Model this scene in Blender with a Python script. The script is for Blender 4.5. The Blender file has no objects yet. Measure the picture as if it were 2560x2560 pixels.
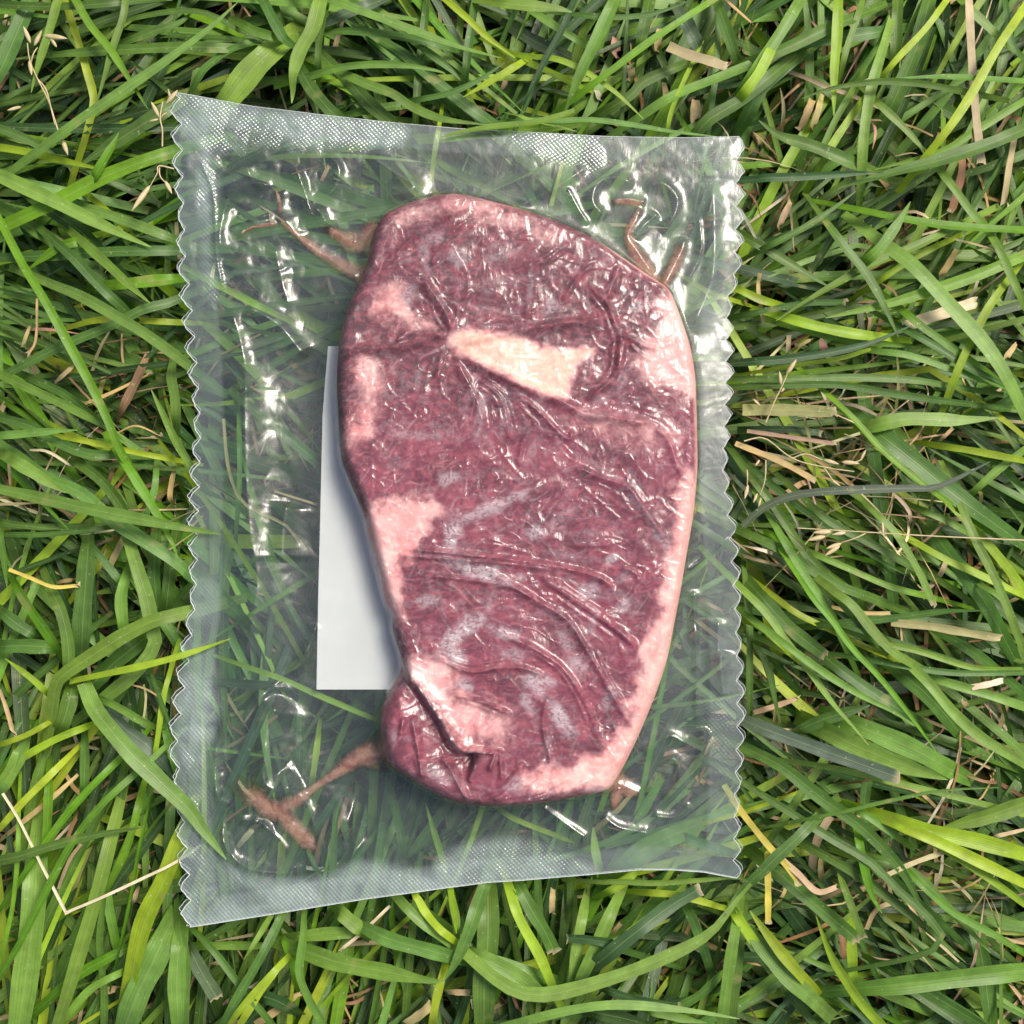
import bpy, math, random
import numpy as np

random.seed(7)
rng = np.random.default_rng(11)
SC = bpy.context.scene
COL = SC.collection

# ------------------------------------------------------------------ camera, sky, sun, exposure
MM = 0.001
PX = 0.36 / 2560.0            # metres per photograph pixel in the plane of the pouch
Z0 = 0.046                    # the pouch lies about 46 mm above the soil, on the grass
CAMH = 0.45                   # camera height over the pouch plane

cam_data = bpy.data.cameras.new('camera')
cam = bpy.data.objects.new('camera', cam_data)
COL.objects.link(cam)
cam.location = (0, 0, Z0 + CAMH)
cam.rotation_euler = (0, 0, 0)
cam_data.sensor_fit = 'HORIZONTAL'
cam_data.sensor_width = 36.0
cam_data.lens = 36.0 * CAMH / 0.36
cam_data.clip_start = 0.01
cam_data.clip_end = 50.0
SC.camera = cam

SUN_EL = math.radians(56)
SUN_AZ = math.radians(50)     # from +Y (top of picture) towards +X (right)
world = bpy.data.worlds.new('World')
SC.world = world
world.use_nodes = True
wn = world.node_tree
wn.nodes.clear()
sky = wn.nodes.new('ShaderNodeTexSky')
sky.sky_type = 'NISHITA'
sky.sun_disc = False
sky.sun_elevation = SUN_EL
sky.sun_rotation = SUN_AZ
sky.air_density = 1.0
sky.dust_density = 5.0
sky.ozone_density = 0.4
bg = wn.nodes.new('ShaderNodeBackground')
bg.inputs['Strength'].default_value = 0.092
wo = wn.nodes.new('ShaderNodeOutputWorld')
wn.links.new(sky.outputs[0], bg.inputs[0])
wn.links.new(bg.outputs[0], wo.inputs[0])

sun_data = bpy.data.lights.new('sun', 'SUN')
sun_data.energy = 2.9
sun_data.angle = math.radians(18.0)
sun_data.color = (1.0, 0.94, 0.84)
sun = bpy.data.objects.new('sun', sun_data)
COL.objects.link(sun)
sun.location = (0.5, 0.6, 1.2)
sun.rotation_euler = (math.pi / 2 - SUN_EL, 0, math.pi - SUN_AZ)

SC.view_settings.view_transform = 'Standard'
SC.view_settings.look = 'None'
SC.view_settings.gamma = 1.0
SC.view_settings.exposure = 0.40
SC.view_settings.use_curve_mapping = False
SC.render.engine = 'CYCLES'
SC.cycles.max_bounces = 6
SC.cycles.diffuse_bounces = 2
SC.cycles.glossy_bounces = 3
SC.cycles.transmission_bounces = 4
SC.cycles.transparent_max_bounces = 12
SC.cycles.use_adaptive_sampling = True
SC.cycles.adaptive_threshold = 0.03
SC.cycles.use_light_tree = False
SC.cycles.use_denoising = True
SC.cycles.sample_clamp_indirect = 4.0
SC.cycles.caustics_reflective = False
SC.cycles.caustics_refractive = False

# ------------------------------------------------------------------ coordinates
# FRAMES: the windows of the photograph that were measured, x0, y0, width in photograph pixels
FR = dict(N=(0, 0, 1932), A=(0, 0, 700), B=(1860, 0, 700), C=(1860, 900, 700), D=(0, 1860, 700), E=(1800, 1800, 760),
          T1=(600, 0, 700), T2=(1250, 0, 700), L1=(0, 600, 600), L2=(0, 1150, 600), L3=(0, 1600, 500),
          R1=(1840, 560, 720), R2=(1840, 1450, 720), B1=(450, 2160, 700), B2=(1100, 2160, 800),
          S1=(820, 460, 500), S2=(1250, 560, 530), S3=(900, 1300, 600), S4=(900, 1600, 500),
          Z1=(380, 200, 800), Z2=(1100, 300, 800), Z3=(800, 800, 700), Z4=(1200, 1000, 700),
          Z5=(400, 1000, 700), Z6=(420, 1600, 800), Z7=(1100, 1550, 800))


def nat(fr, pts):
    x0, y0, w = FR[fr]
    s = w / 1932.0
    return np.array([(x0 + x * s, y0 + y * s) for x, y in pts], float)


def at(p, z):
    """ground-plan position (metres) of a measured pixel lying at height z"""
    p = np.asarray(p, float)
    s = PX * (Z0 + CAMH - z) / CAMH
    s = np.asarray(s)
    return np.stack([(p[..., 0] - 1280.0) * s, (1280.0 - p[..., 1]) * s], -1)


def spline(p, n):
    """Catmull-Rom resample of an open polyline to n points, even along its length"""
    p = np.asarray(p, float)
    if len(p) == 2:
        dense = p[0] + (p[1] - p[0]) * np.linspace(0, 1, 64)[:, None]
    else:
        q = np.vstack([2 * p[0] - p[1], p, 2 * p[-1] - p[-2]])
        out = []
        for i in range(1, len(q) - 2):
            t = np.linspace(0, 1, 24, endpoint=False)[:, None]
            a, b, c, d = q[i - 1], q[i], q[i + 1], q[i + 2]
            out.append(0.5 * (2 * b + (c - a) * t + (2 * a - 5 * b + 4 * c - d) * t ** 2 + (3 * b - a - 3 * c + d) * t ** 3))
        out.append(p[-1:])
        dense = np.vstack(out)
    L = np.r_[0, np.cumsum(np.linalg.norm(np.diff(dense, axis=0), axis=1))]
    s = np.linspace(0, L[-1], n)
    return np.stack([np.interp(s, L, dense[:, k]) for k in range(dense.shape[1])], -1)


def closed_spline(p, n):
    p = np.asarray(p, float)
    q = np.vstack([p[-2:], p, p[:3]])
    s = spline(q, n * 3)
    i0 = np.argmin(np.linalg.norm(s[: n] - p[0], axis=1))
    i1 = n + np.argmin(np.linalg.norm(s[n:] - p[0], axis=1))
    return s[i0:i1][:: max(1, (i1 - i0) // n)]


def smooth(a, b, x):
    t = np.clip((x - a) / (b - a), 0, 1)
    return t * t * (3 - 2 * t)


_perm = rng.permutation(4096)


def vnoise(x, y, seed=0):
    xi = np.floor(x).astype(np.int64)
    yi = np.floor(y).astype(np.int64)
    fx, fy = x - xi, y - yi
    fx = fx * fx * (3 - 2 * fx)
    fy = fy * fy * (3 - 2 * fy)

    def h(i, j):
        return _perm[(_perm[(i + seed * 131) & 4095] + j) & 4095] / 4095.0
    a, b, c, d = h(xi, yi), h(xi + 1, yi), h(xi, yi + 1), h(xi + 1, yi + 1)
    return (a + (b - a) * fx) * (1 - fy) + (c + (d - c) * fx) * fy


def fbm(x, y, oct=4, seed=0):
    v, a, t = 0, 0.5, 0
    for k in range(oct):
        ca, sa = math.cos(0.6 + 1.1 * k), math.sin(0.6 + 1.1 * k)
        v = v + a * vnoise((x * ca - y * sa) * 2.03 ** k + 17.3 * k, (x * sa + y * ca) * 2.03 ** k - 9.1 * k, seed + k)
        t += a
        a *= 0.5
    return v / t


def seg_dist(P, A, B):
    """distance of points P (n,2) to the segment A-B, and the parameter on it"""
    ab = B - A
    t = np.clip(((P - A) @ ab) / max(ab @ ab, 1e-18), 0, 1)
    q = P - A - t[:, None] * ab
    return np.hypot(q[:, 0], q[:, 1]), t


def poly_dist(P, line, closed=False, reach=None):
    d = np.full(len(P), 1e9)
    u = np.zeros(len(P))
    n = len(line)
    m = n if closed else n - 1
    sel = slice(None)
    if reach is not None:
        lo, hi = line.min(0) - reach, line.max(0) + reach
        sel = np.where((P[:, 0] > lo[0]) & (P[:, 0] < hi[0]) & (P[:, 1] > lo[1]) & (P[:, 1] < hi[1]))[0]
        if len(sel) == 0:
            return d, u
    Q = P[sel]
    dd = np.full(len(Q), 1e9)
    uu = np.zeros(len(Q))
    for i in range(m):
        di, t = seg_dist(Q, line[i], line[(i + 1) % n])
        w = di < dd
        dd[w] = di[w]
        uu[w] = (i + t[w]) / m
    d[sel] = dd
    u[sel] = uu
    return d, u


def inside(P, poly):
    r = np.zeros(len(P), bool)
    x, y = P[:, 0], P[:, 1]
    n = len(poly)
    for i in range(n):
        x1, y1 = poly[i]
        x2, y2 = poly[(i + 1) % n]
        if y1 == y2:
            continue
        c = ((y1 > y) != (y2 > y)) & (x < (x2 - x1) * (y - y1) / (y2 - y1) + x1)
        r ^= c
    return r


def sdf(P, poly, reach=None):
    """signed distance, negative inside; beyond reach of the outline's box just a large number"""
    if reach is None:
        d, _ = poly_dist(P, poly, True)
        return np.where(inside(P, poly), -d, d)
    lo, hi = poly.min(0) - reach, poly.max(0) + reach
    sel = np.where((P[:, 0] > lo[0]) & (P[:, 0] < hi[0]) & (P[:, 1] > lo[1]) & (P[:, 1] < hi[1]))[0]
    out = np.full(len(P), 1.0)
    if len(sel):
        out[sel] = sdf(P[sel], poly)
    return out


# ------------------------------------------------------------------ mesh helpers
def mesh_np(name, V, F, mat=None, cols=None, uv=None, floats=None, normals=None, smooth_shade=True):
    me = bpy.data.meshes.new(name)
    V = np.asarray(V, np.float32)
    F = np.asarray(F, np.int32)
    k = F.shape[1]
    me.vertices.add(len(V))
    me.vertices.foreach_set('co', V.ravel())
    me.loops.add(F.size)
    me.loops.foreach_set('vertex_index', F.ravel())
    me.polygons.add(len(F))
    me.polygons.foreach_set('loop_start', np.arange(0, F.size, k, dtype=np.int32))
    me.polygons.foreach_set('loop_total', np.full(len(F), k, np.int32))
    if smooth_shade:
        me.polygons.foreach_set('use_smooth', np.ones(len(F), bool))
    me.update(calc_edges=True)
    me.validate()
    if cols is not None:
        a = me.color_attributes.new('Col', 'FLOAT_COLOR', 'POINT')
        c = np.ones((len(V), 4), np.float32)
        c[:, :3] = cols
        a.data.foreach_set('color', c.ravel())
    if uv is not None:
        l = me.uv_layers.new(name='UVMap')
        l.data.foreach_set('uv', np.asarray(uv, np.float32)[F.ravel()].ravel())
    for nm, val in (floats or {}).items():
        a = me.attributes.new(nm, 'FLOAT', 'POINT')
        a.data.foreach_set('value', np.asarray(val, np.float32))
    if normals is not None:
        me.normals_split_custom_set_from_vertices(np.asarray(normals, np.float32).tolist())
    if mat:
        me.materials.append(mat)
    return me


def link(name, me, parent=None):
    o = bpy.data.objects.new(name, me)
    COL.objects.link(o)
    if parent is not None:
        o.parent = parent
    return o


def tag(o, label=None, cat=None, group=None, kind=None):
    if label:
        o['label'] = label
    if cat:
        o['category'] = cat
    if group:
        o['group'] = group
    if kind:
        o['kind'] = kind
    return o


def grid_faces(nr, nc):
    i = np.arange(nr - 1)[:, None] * nc + np.arange(nc - 1)[None, :]
    i = i.ravel()
    return np.stack([i, i + 1, i + nc + 1, i + nc], -1)


# ------------------------------------------------------------------ materials
class NT:
    def __init__(self, name):
        self.m = bpy.data.materials.new(name)
        self.m.use_nodes = True
        self.t = self.m.node_tree
        self.t.nodes.clear()
        self.out = self.t.nodes.new('ShaderNodeOutputMaterial')

    def n(self, typ, **kw):
        nd = self.t.nodes.new('ShaderNode' + typ)
        ins = kw.pop('ins', {})
        for k, v in kw.items():
            setattr(nd, k, v)
        for k, v in ins.items():
            self.set(nd.inputs[k], v)
        return nd

    def set(self, sock, v):
        if hasattr(v, 'is_output') or isinstance(v, bpy.types.NodeSocket):
            self.t.links.new(v, sock)
        else:
            if isinstance(v, (tuple, list)) and sock.type == 'RGBA' and len(v) == 3:
                v = tuple(v) + (1.0,)
            sock.default_value = v

    def math(self, op, a, b=None, c=None, clamp=False):
        nd = self.n('Math', operation=op, use_clamp=clamp)
        self.set(nd.inputs[0], a)
        if b is not None:
            self.set(nd.inputs[1], b)
        if c is not None:
            self.set(nd.inputs[2], c)
        return nd.outputs[0]

    def attr(self, name):
        return self.n('Attribute', attribute_name=name)

    def mix(self, f, a, b, blend='MIX'):
        nd = self.n('Mix', data_type='RGBA', blend_type=blend)
        self.set(nd.inputs[0], f)
        self.set(nd.inputs[6], a)
        self.set(nd.inputs[7], b)
        return nd.outputs[2]

    def ramp(self, f, lo, hi, a=0.0, b=1.0):
        nd = self.n('MapRange', interpolation_type='SMOOTHSTEP')
        self.set(nd.inputs[0], f)
        for i, v in enumerate((lo, hi, a, b)):
            self.set(nd.inputs[i + 1], v)
        return nd.outputs[0]

    def noise(self, vec, scale, detail=4, rough=0.55, dist=0.0):
        nd = self.n('TexNoise', ins={'Scale': scale, 'Detail': detail, 'Roughness': rough, 'Distortion': dist})
        if vec is not None:
            self.t.links.new(vec, nd.inputs['Vector'])
        return nd.outputs['Fac']

    def mapping(self, vec, scale=(1, 1, 1), rot=(0, 0, 0)):
        nd = self.n('Mapping', ins={'Scale': scale, 'Rotation': rot})
        self.t.links.new(vec, nd.inputs['Vector'])
        return nd.outputs[0]

    def shader_mix(self, f, a, b):
        nd = self.n('MixShader')
        self.set(nd.inputs[0], f)
        self.t.links.new(a, nd.inputs[1])
        self.t.links.new(b, nd.inputs[2])
        return nd.outputs[0]

    def done(self, s):
        self.t.links.new(s, self.out.inputs['Surface'])
        return self.m


def make_leaf(name, transl, rough, spec):
    k = NT(name)
    col = k.attr('Col').outputs['Color']
    tc = k.n('TexCoord')
    sep = k.n('SeparateXYZ')
    k.t.links.new(tc.outputs['UV'], sep.inputs[0])
    u, v = sep.outputs[0], sep.outputs[1]
    vein = k.math('SINE', k.math('MULTIPLY', u, 2 * math.pi * 8))
    vein = k.math('MULTIPLY_ADD', vein, 0.5, 0.5)
    obj = tc.outputs['Object']
    streak = k.noise(k.mapping(tc.outputs['UV'], (30, 2.5, 1)), 1.0, 2, 0.6)
    mott = k.noise(obj, 160, 2, 0.6)
    fleck = k.ramp(k.noise(obj, 700, 1, 0.5), 0.70, 0.77)
    f = k.math('MULTIPLY_ADD', vein, 0.09, 0.84)
    f = k.math('MULTIPLY', f, k.math('MULTIPLY_ADD', streak, 0.7, 0.68))
    f = k.math('MULTIPLY', f, k.math('MULTIPLY_ADD', mott, 0.9, 0.55))
    mid = k.ramp(k.math('ABSOLUTE', k.math('SUBTRACT', u, 0.5)), 0.015, 0.05, 1.0, 0.0)
    c = k.mix(1.0, col, k.n('CombineColor', ins={0: f, 1: f, 2: f}).outputs[0], 'MULTIPLY')
    c = k.mix(k.math('MULTIPLY', mid, 0.22), c, (0.42, 0.52, 0.20))
    c = k.mix(k.math('MULTIPLY', fleck, 0.35), c, (0.55, 0.58, 0.36))
    c = k.mix(k.ramp(k.noise(obj, 75, 2, 0.7), 0.64, 0.74, 0.0, 0.45), c, (0.36, 0.33, 0.13))
    h = k.math('ADD', k.math('MULTIPLY', vein, 0.5), k.math('MULTIPLY', streak, 0.6))
    bump = k.n('Bump', ins={'Strength': 0.26, 'Distance': 0.00015, 'Height': h}).outputs[0]
    bs = k.n('BsdfPrincipled', ins={'Base Color': c, 'Roughness': rough, 'Specular IOR Level': spec, 'Normal': bump})
    tr = k.n('BsdfTranslucent', ins={'Color': k.mix(1.0, c, (1.25, 1.35, 0.55), 'MULTIPLY'), 'Normal': bump})
    return k.done(k.shader_mix(transl, bs.outputs[0], tr.outputs[0]))


M_LEAF = make_leaf('grass_leaf', 0.28, 0.42, 0.38)
M_DRY = make_leaf('dry_leaf', 0.15, 0.6, 0.3)


def make_soil():
    k = NT('soil')
    tc = k.n('TexCoord').outputs['Object']
    a = k.noise(tc, 60, 6, 0.6)
    b = k.noise(tc, 420, 4, 0.6)
    c = k.mix(k.ramp(a, 0.35, 0.65), (0.022, 0.015, 0.010), (0.075, 0.050, 0.030))
    c = k.mix(k.ramp(b, 0.60, 0.72), c, (0.16, 0.11, 0.07))
    bump = k.n('Bump', ins={'Strength': 0.9, 'Distance': 0.003, 'Height': k.math('ADD', a, k.math('MULTIPLY', b, 0.4))}).outputs[0]
    return k.done(k.n('BsdfPrincipled', ins={'Base Color': c, 'Roughness': 0.9, 'Normal': bump}).outputs[0])


M_SOIL = make_soil()


def make_meat():
    k = NT('meat')
    tc = k.n('TexCoord').outputs['Object']
    fat = k.attr('fat').outputs['Fac']
    cream = k.attr('cream').outputs['Fac']
    frost = k.attr('frost').outputs['Fac']
    tone = k.attr('tone').outputs['Fac']
    n1 = k.noise(tc, 70, 4, 0.6, 0.6)
    n2 = k.noise(tc, 260, 5, 0.68, 1.4)
    n3 = k.noise(k.mapping(tc, (1, 1.4, 1), (0, 0, 0.5)), 400, 4, 0.62, 1.8)
    n4 = k.noise(k.mapping(tc, (1, 1.5, 1), (0, 0, -0.7)), 170, 4, 0.62, 2.0)
    lean = k.mix(k.ramp(n1, 0.30, 0.70), (0.118, 0.026, 0.045), (0.235, 0.048, 0.080))
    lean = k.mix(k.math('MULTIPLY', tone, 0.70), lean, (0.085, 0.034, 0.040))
    lean = k.mix(k.ramp(n4, 0.42, 0.68, 0.0, 0.55), lean, (0.42, 0.095, 0.130))
    lean = k.mix(k.ramp(n2, 0.56, 0.76, 0.0, 0.25), lean, (0.55, 0.17, 0.20))
    lean = k.mix(k.ramp(n2, 0.26, 0.42, 0.40, 0.0), lean, (0.060, 0.008, 0.016))
    vein = k.attr('vein').outputs['Fac']
    lean = k.mix(k.math('MULTIPLY', vein, k.ramp(n2, 0.30, 0.60, 0.45, 1.0)), lean, (0.70, 0.30, 0.32))
    fatc = k.mix(k.ramp(n1, 0.32, 0.68), (0.80, 0.31, 0.31), (0.90, 0.53, 0.50))
    fatc = k.mix(k.ramp(n4, 0.50, 0.70, 0, 0.75), fatc, (0.92, 0.68, 0.62))
    fatc = k.mix(k.ramp(n2, 0.30, 0.44, 0.35, 0.0), fatc, (0.64, 0.13, 0.17))
    fatc = k.mix(cream, fatc, k.mix(k.ramp(n4, 0.36, 0.66), (0.87, 0.47, 0.37), (0.93, 0.61, 0.50)))
    edge = k.math('ADD', fat, k.math('MULTIPLY', k.math('SUBTRACT', n2, 0.5), 0.8))
    c = k.mix(k.ramp(edge, 0.05, 0.95), lean, fatc)
    fr = k.math('MULTIPLY', frost, k.ramp(n3, 0.36, 0.58, 0.25, 1.0))
    c = k.mix(fr, c, (0.58, 0.49, 0.52))
    h = k.math('ADD', n2, k.math('MULTIPLY', n3, 0.3))
    bump = k.n('Bump', ins={'Strength': 0.3, 'Distance': 0.0006, 'Height': h}).outputs[0]
    bs = k.n('BsdfPrincipled', ins={'Base Color': c, 'Roughness': 0.6, 'Specular IOR Level': 0.08, 'Normal': bump})
    return k.done(bs.outputs[0])


M_MEAT = make_meat()


def make_film(name, refl, rough, plain=False):
    k = NT(name)
    tc = k.n('TexCoord').outputs['Object']
    haze = k.attr('haze').outputs['Fac']
    geo = k.n('NewGeometry')
    if plain:
        nrm = geo.outputs['Normal']
    else:
        emb = k.attr('emboss').outputs['Fac']
        over = k.attr('over').outputs['Fac']
        rot = k.mapping(tc, (1, 1, 1), (0, 0, math.radians(9)))
        sep = k.n('SeparateXYZ')
        k.t.links.new(rot, sep.inputs[0])
        p = 2 * math.pi / 0.00185
        sx = k.math('SINE', k.math('MULTIPLY', sep.outputs[0], p))
        sy = k.math('SINE', k.math('MULTIPLY', sep.outputs[1], p * 1.25))
        dia = k.math('MULTIPLY', k.math('MULTIPLY', sx, sy), emb)
        w1 = k.noise(tc, 75, 2, 0.5, 0.8)
        w2 = k.noise(k.mapping(tc, (1, 0.35, 1), (0, 0, 0.6)), 380, 3, 0.6, 1.8)
        h = k.math('MULTIPLY', w1, k.math('MULTIPLY_ADD', over, -0.5, 1.1))
        h = k.math('ADD', h, k.math('MULTIPLY', w2, k.math('MULTIPLY_ADD', over, 0.22, 0.16)))
        c1 = k.noise(k.mapping(tc, (1, 0.7, 1), (0, 0, 0.9)), 50, 1, 0.4, 0.9)
        c2 = k.noise(k.mapping(tc, (0.7, 1, 1), (0, 0, 0.4)), 85, 1, 0.4, 0.9)
        for cn, amp in ((c1, 0.42), (c2, 0.26)):
            r = k.math('SUBTRACT', 1.0, k.math('MULTIPLY', k.math('ABSOLUTE', k.math('SUBTRACT', cn, 0.5)), 15.0), clamp=True)
            h = k.math('ADD', h, k.math('MULTIPLY', k.math('POWER', r, 2.0), k.math('MULTIPLY', over, amp)))
        h = k.math('ADD', h, k.math('MULTIPLY', dia, 0.22))
        nrm = k.n('Bump', ins={'Strength': 1.0, 'Distance': 0.00045, 'Height': h}).outputs[0]
    dot = k.n('VectorMath', operation='DOT_PRODUCT')
    k.t.links.new(nrm, dot.inputs[0])
    k.t.links.new(geo.outputs['Incoming'], dot.inputs[1])
    f = k.math('ABSOLUTE', dot.outputs['Value'])
    f = k.math('POWER', k.math('SUBTRACT', 1.0, f, clamp=True), 4.0)
    f = k.math('MULTIPLY_ADD', f, 0.60, refl, clamp=True)
    tcol = (0.80, 0.885, 0.87) if plain else k.mix(over, (0.90, 0.93, 0.925), (0.95, 0.95, 0.955))
    if not plain:
        f = k.math('MULTIPLY', f, k.math('MULTIPLY_ADD', over, -0.42, 1.0))
    tr = k.n('BsdfTransparent', ins={'Color': tcol})
    gl = k.n('BsdfGlossy', ins={'Color': (1, 1, 1), 'Roughness': rough, 'Normal': nrm})
    di = k.n('BsdfDiffuse', ins={'Color': (0.76, 0.90, 0.92), 'Normal': nrm})
    ts = k.n('BsdfTranslucent', ins={'Color': (0.84, 0.90, 0.91), 'Normal': nrm})
    hz = k.shader_mix(0.45, di.outputs[0], ts.outputs[0])
    s = k.shader_mix(haze, tr.outputs[0], hz)
    s = k.shader_mix(f, s, gl.outputs[0])
    return k.done(s)


M_FILM = make_film('pouch_film', 0.062, 0.22)
M_FILM_LOW = make_film('pouch_film_under', 0.045, 0.25, True)


def make_simple(name, col, rough, alpha=1.0, spec=0.5, noise=None):
    k = NT(name)
    tc = k.n('TexCoord').outputs['Object']
    c = col
    if noise:
        c = k.mix(k.ramp(k.noise(tc, noise[0], 4, 0.6), 0.3, 0.7), col, noise[1])
    bs = k.n('BsdfPrincipled', ins={'Base Color': c, 'Roughness': rough, 'Specular IOR Level': spec})
    s = bs.outputs[0]
    if alpha < 1:
        s = k.shader_mix(alpha, k.n('BsdfTransparent', ins={'Color': (0.95, 0.9, 0.85)}).outputs[0], s)
    return k.done(s)


M_RIM = make_simple('film_cut_edge', (0.80, 0.86, 0.88), 0.25, 0.55)
M_CARD = make_simple('white_card', (0.69, 0.68, 0.68), 0.5, noise=(40, (0.64, 0.635, 0.635)))


def make_juice():
    k = NT('meat_juice')
    tc = k.n('TexCoord').outputs['Object']
    n1 = k.noise(tc, 150, 4, 0.6, 1.0)
    n2 = k.noise(tc, 420, 3, 0.6, 1.5)
    c = k.mix(k.ramp(n1, 0.35, 0.65), (0.44, 0.14, 0.12), (0.50, 0.27, 0.18))
    c = k.mix(k.ramp(n2, 0.52, 0.66, 0, 0.6), c, (0.58, 0.42, 0.37))
    ed = k.attr('core').outputs['Fac']
    a = k.math('MULTIPLY', k.ramp(k.math('ADD', ed, k.math('MULTIPLY', k.math('SUBTRACT', n2, 0.5), 0.8)), 0.05, 0.90), k.ramp(n1, 0.25, 0.65, 0.22, 0.60))
    bs = k.n('BsdfPrincipled', ins={'Base Color': c, 'Roughness': 0.5, 'Specular IOR Level': 0.05})
    return k.done(k.shader_mix(a, k.n('BsdfTransparent', ins={'Color': (0.97, 0.90, 0.84)}).outputs[0], bs.outputs[0]))


M_JUICE = make_juice()
M_SEED = make_simple('seed_husk', (0.60, 0.47, 0.29), 0.6, noise=(300, (0.42, 0.36, 0.17)))

# ------------------------------------------------------------------ outline of the pouch (photograph pixels)
LEFT = [(231, 448), (310, 455), (450, 457), (580, 463), (650, 465), (720, 477), (850, 490), (1000, 500), (1100, 503), (1230, 500),
        (1420, 494), (1530, 487), (1650, 474), (1750, 459), (1865, 443), (1915, 448), (2050, 461), (2130, 470), (2230, 478), (2318, 478)]
RIGHT = [(342, 1846), (410, 1838), (522, 1836), (644, 1834), (690, 1832), (743, 1816), (850, 1813), (1020, 1808), (1134, 1805),
         (1194, 1804), (1308, 1817), (1427, 1827), (1543, 1836), (1666, 1839), (1823, 1840), (1981, 1835), (2146, 1832), (2198, 1832)]
TOP = [(450, 231), (628, 264), (794, 287), (1001, 310), (1146, 323), (1307, 331), (1514, 341), (1721, 345), (1854, 342)]
BOTTOM = [(478, 2318), (660, 2289), (917, 2246), (1082, 2223), (1219, 2205), (1307, 2200), (1473, 2186), (1597, 2175), (1680, 2175),
          (1762, 2181), (1845, 2198)]
LA, RA, TA, BA = (np.array(a, float) for a in (LEFT, RIGHT, TOP, BOTTOM))


def scallop(y, period, seed):
    """pinking-shear scallops, 0 in the notches, 1 at the tips, a little uneven"""
    ph = (y / period) + 0.18 * np.sin(y / 210.0 + seed)
    fr = ph - np.floor(ph)
    tri = 1 - np.abs(2 * fr - 1)
    k = np.floor(ph)
    amp = 0.70 + 0.55 * np.abs(np.sin(k * 12.9898 + seed * 7.1)) + 0.06 * np.sin(y / 3.1)
    return (0.55 * tri + 0.45 * np.abs(np.sin(math.pi * ph)) ** 0.8) * amp


def pouch_xy(s, t, shift=0.0):
    """s across 0..1, t down 0..1 -> photograph pixels; scallops fade inwards"""
    yl = LA[0, 0] + t * (LA[-1, 0] - LA[0, 0])
    yr = RA[0, 0] + t * (RA[-1, 0] - RA[0, 0])
    xl = np.interp(yl, LA[:, 0], LA[:, 1])
    xr = np.interp(yr, RA[:, 0], RA[:, 1])
    x = xl + (xr - xl) * s
    ys = yl + (yr - yl) * s
    # true top and bottom edges bend away from the straight chord
    top_chord = LA[0, 0] + (RA[0, 0] - LA[0, 0]) * s
    bot_chord = LA[-1, 0] + (RA[-1, 0] - LA[-1, 0]) * s
    top_true = np.interp(x, TA[:, 0], TA[:, 1])
    bot_true = np.interp(x, BA[:, 0], BA[:, 1])
    y = ys + (top_true - top_chord) * (1 - t) ** 3 + (bot_true - bot_chord) * t ** 3
    wl = np.exp(-s / 0.008)
    wr = np.exp(-(1 - s) / 0.008)
    x = x - wl * (21 + shift) * scallop(y + shift * 1.5, 64.0, 0.4) + wr * (17 + shift) * scallop(y + shift, 56.5, 1.9)
    return x, y


# ------------------------------------------------------------------ outline of the steak
STEAK = [(1143, 488), (1234, 507), (1319, 530), (1404, 560), (1483, 598), (1552, 642), (1607, 681), (1668, 722), (1689, 760),
         (1711, 821), (1727, 875), (1738, 944), (1741, 1013), (1743, 1109), (1743, 1181), (1733, 1290), (1718, 1380), (1704, 1464),
         (1685, 1562), (1671, 1634), (1655, 1690), (1626, 1769), (1584, 1865), (1545, 1939), (1518, 1972), (1473, 1983), (1348, 2005),
         (1245, 2013), (1162, 2008), (1100, 1989), (1068, 1970), (1004, 1931), (967, 1903), (956, 1870), (951, 1833), (951, 1776),
         (978, 1720), (1000, 1680), (1002, 1645), (981, 1573), (980, 1536), (962, 1502), (945, 1434), (920, 1336), (909, 1289),
         (869, 1191), (854, 1144), (847, 1054), (842, 963), (845, 887), (854, 822), (872, 765), (900, 708), (918, 655), (930, 600),
         (957, 545), (1006, 517), (1070, 497)]
ST_PX = closed_spline(STEAK, 170)
ST = at(ST_PX, Z0 + 0.004)


_g = 0.0011
_gx = np.arange(ST[:, 0].min() - 0.07, ST[:, 0].max() + 0.08, _g)
_gy = np.arange(ST[:, 1].min() - 0.07, ST[:, 1].max() + 0.08, _g)
_G = sdf(np.stack(np.meshgrid(_gx, _gy), -1).reshape(-1, 2), ST).reshape(len(_gy), len(_gx))


def steak_sdf(P):
    u = np.clip((P[:, 0] - _gx[0]) / _g, 0, len(_gx) - 1.001)
    v = np.clip((P[:, 1] - _gy[0]) / _g, 0, len(_gy) - 1.001)
    i, j = u.astype(int), v.astype(int)
    a, b = u - i, v - j
    return (_G[j, i] * (1 - a) + _G[j, i + 1] * a) * (1 - b) + (_G[j + 1, i] * (1 - a) + _G[j + 1, i + 1] * a) * b


def W(fr, pts, z=Z0 + 0.012):
    return at(nat(fr, pts), z)


FLAP = at(np.array([(1008, 1672), (1045, 1714), (1081, 1766), (1104, 1804), (1123, 1846), (1151, 1874), (1185, 1880), (1190, 1888),
                    (1172, 1949), (1185, 2030), (1100, 2030), (940, 1950), (910, 1800), (960, 1700)], float), Z0 + 0.012)

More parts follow.
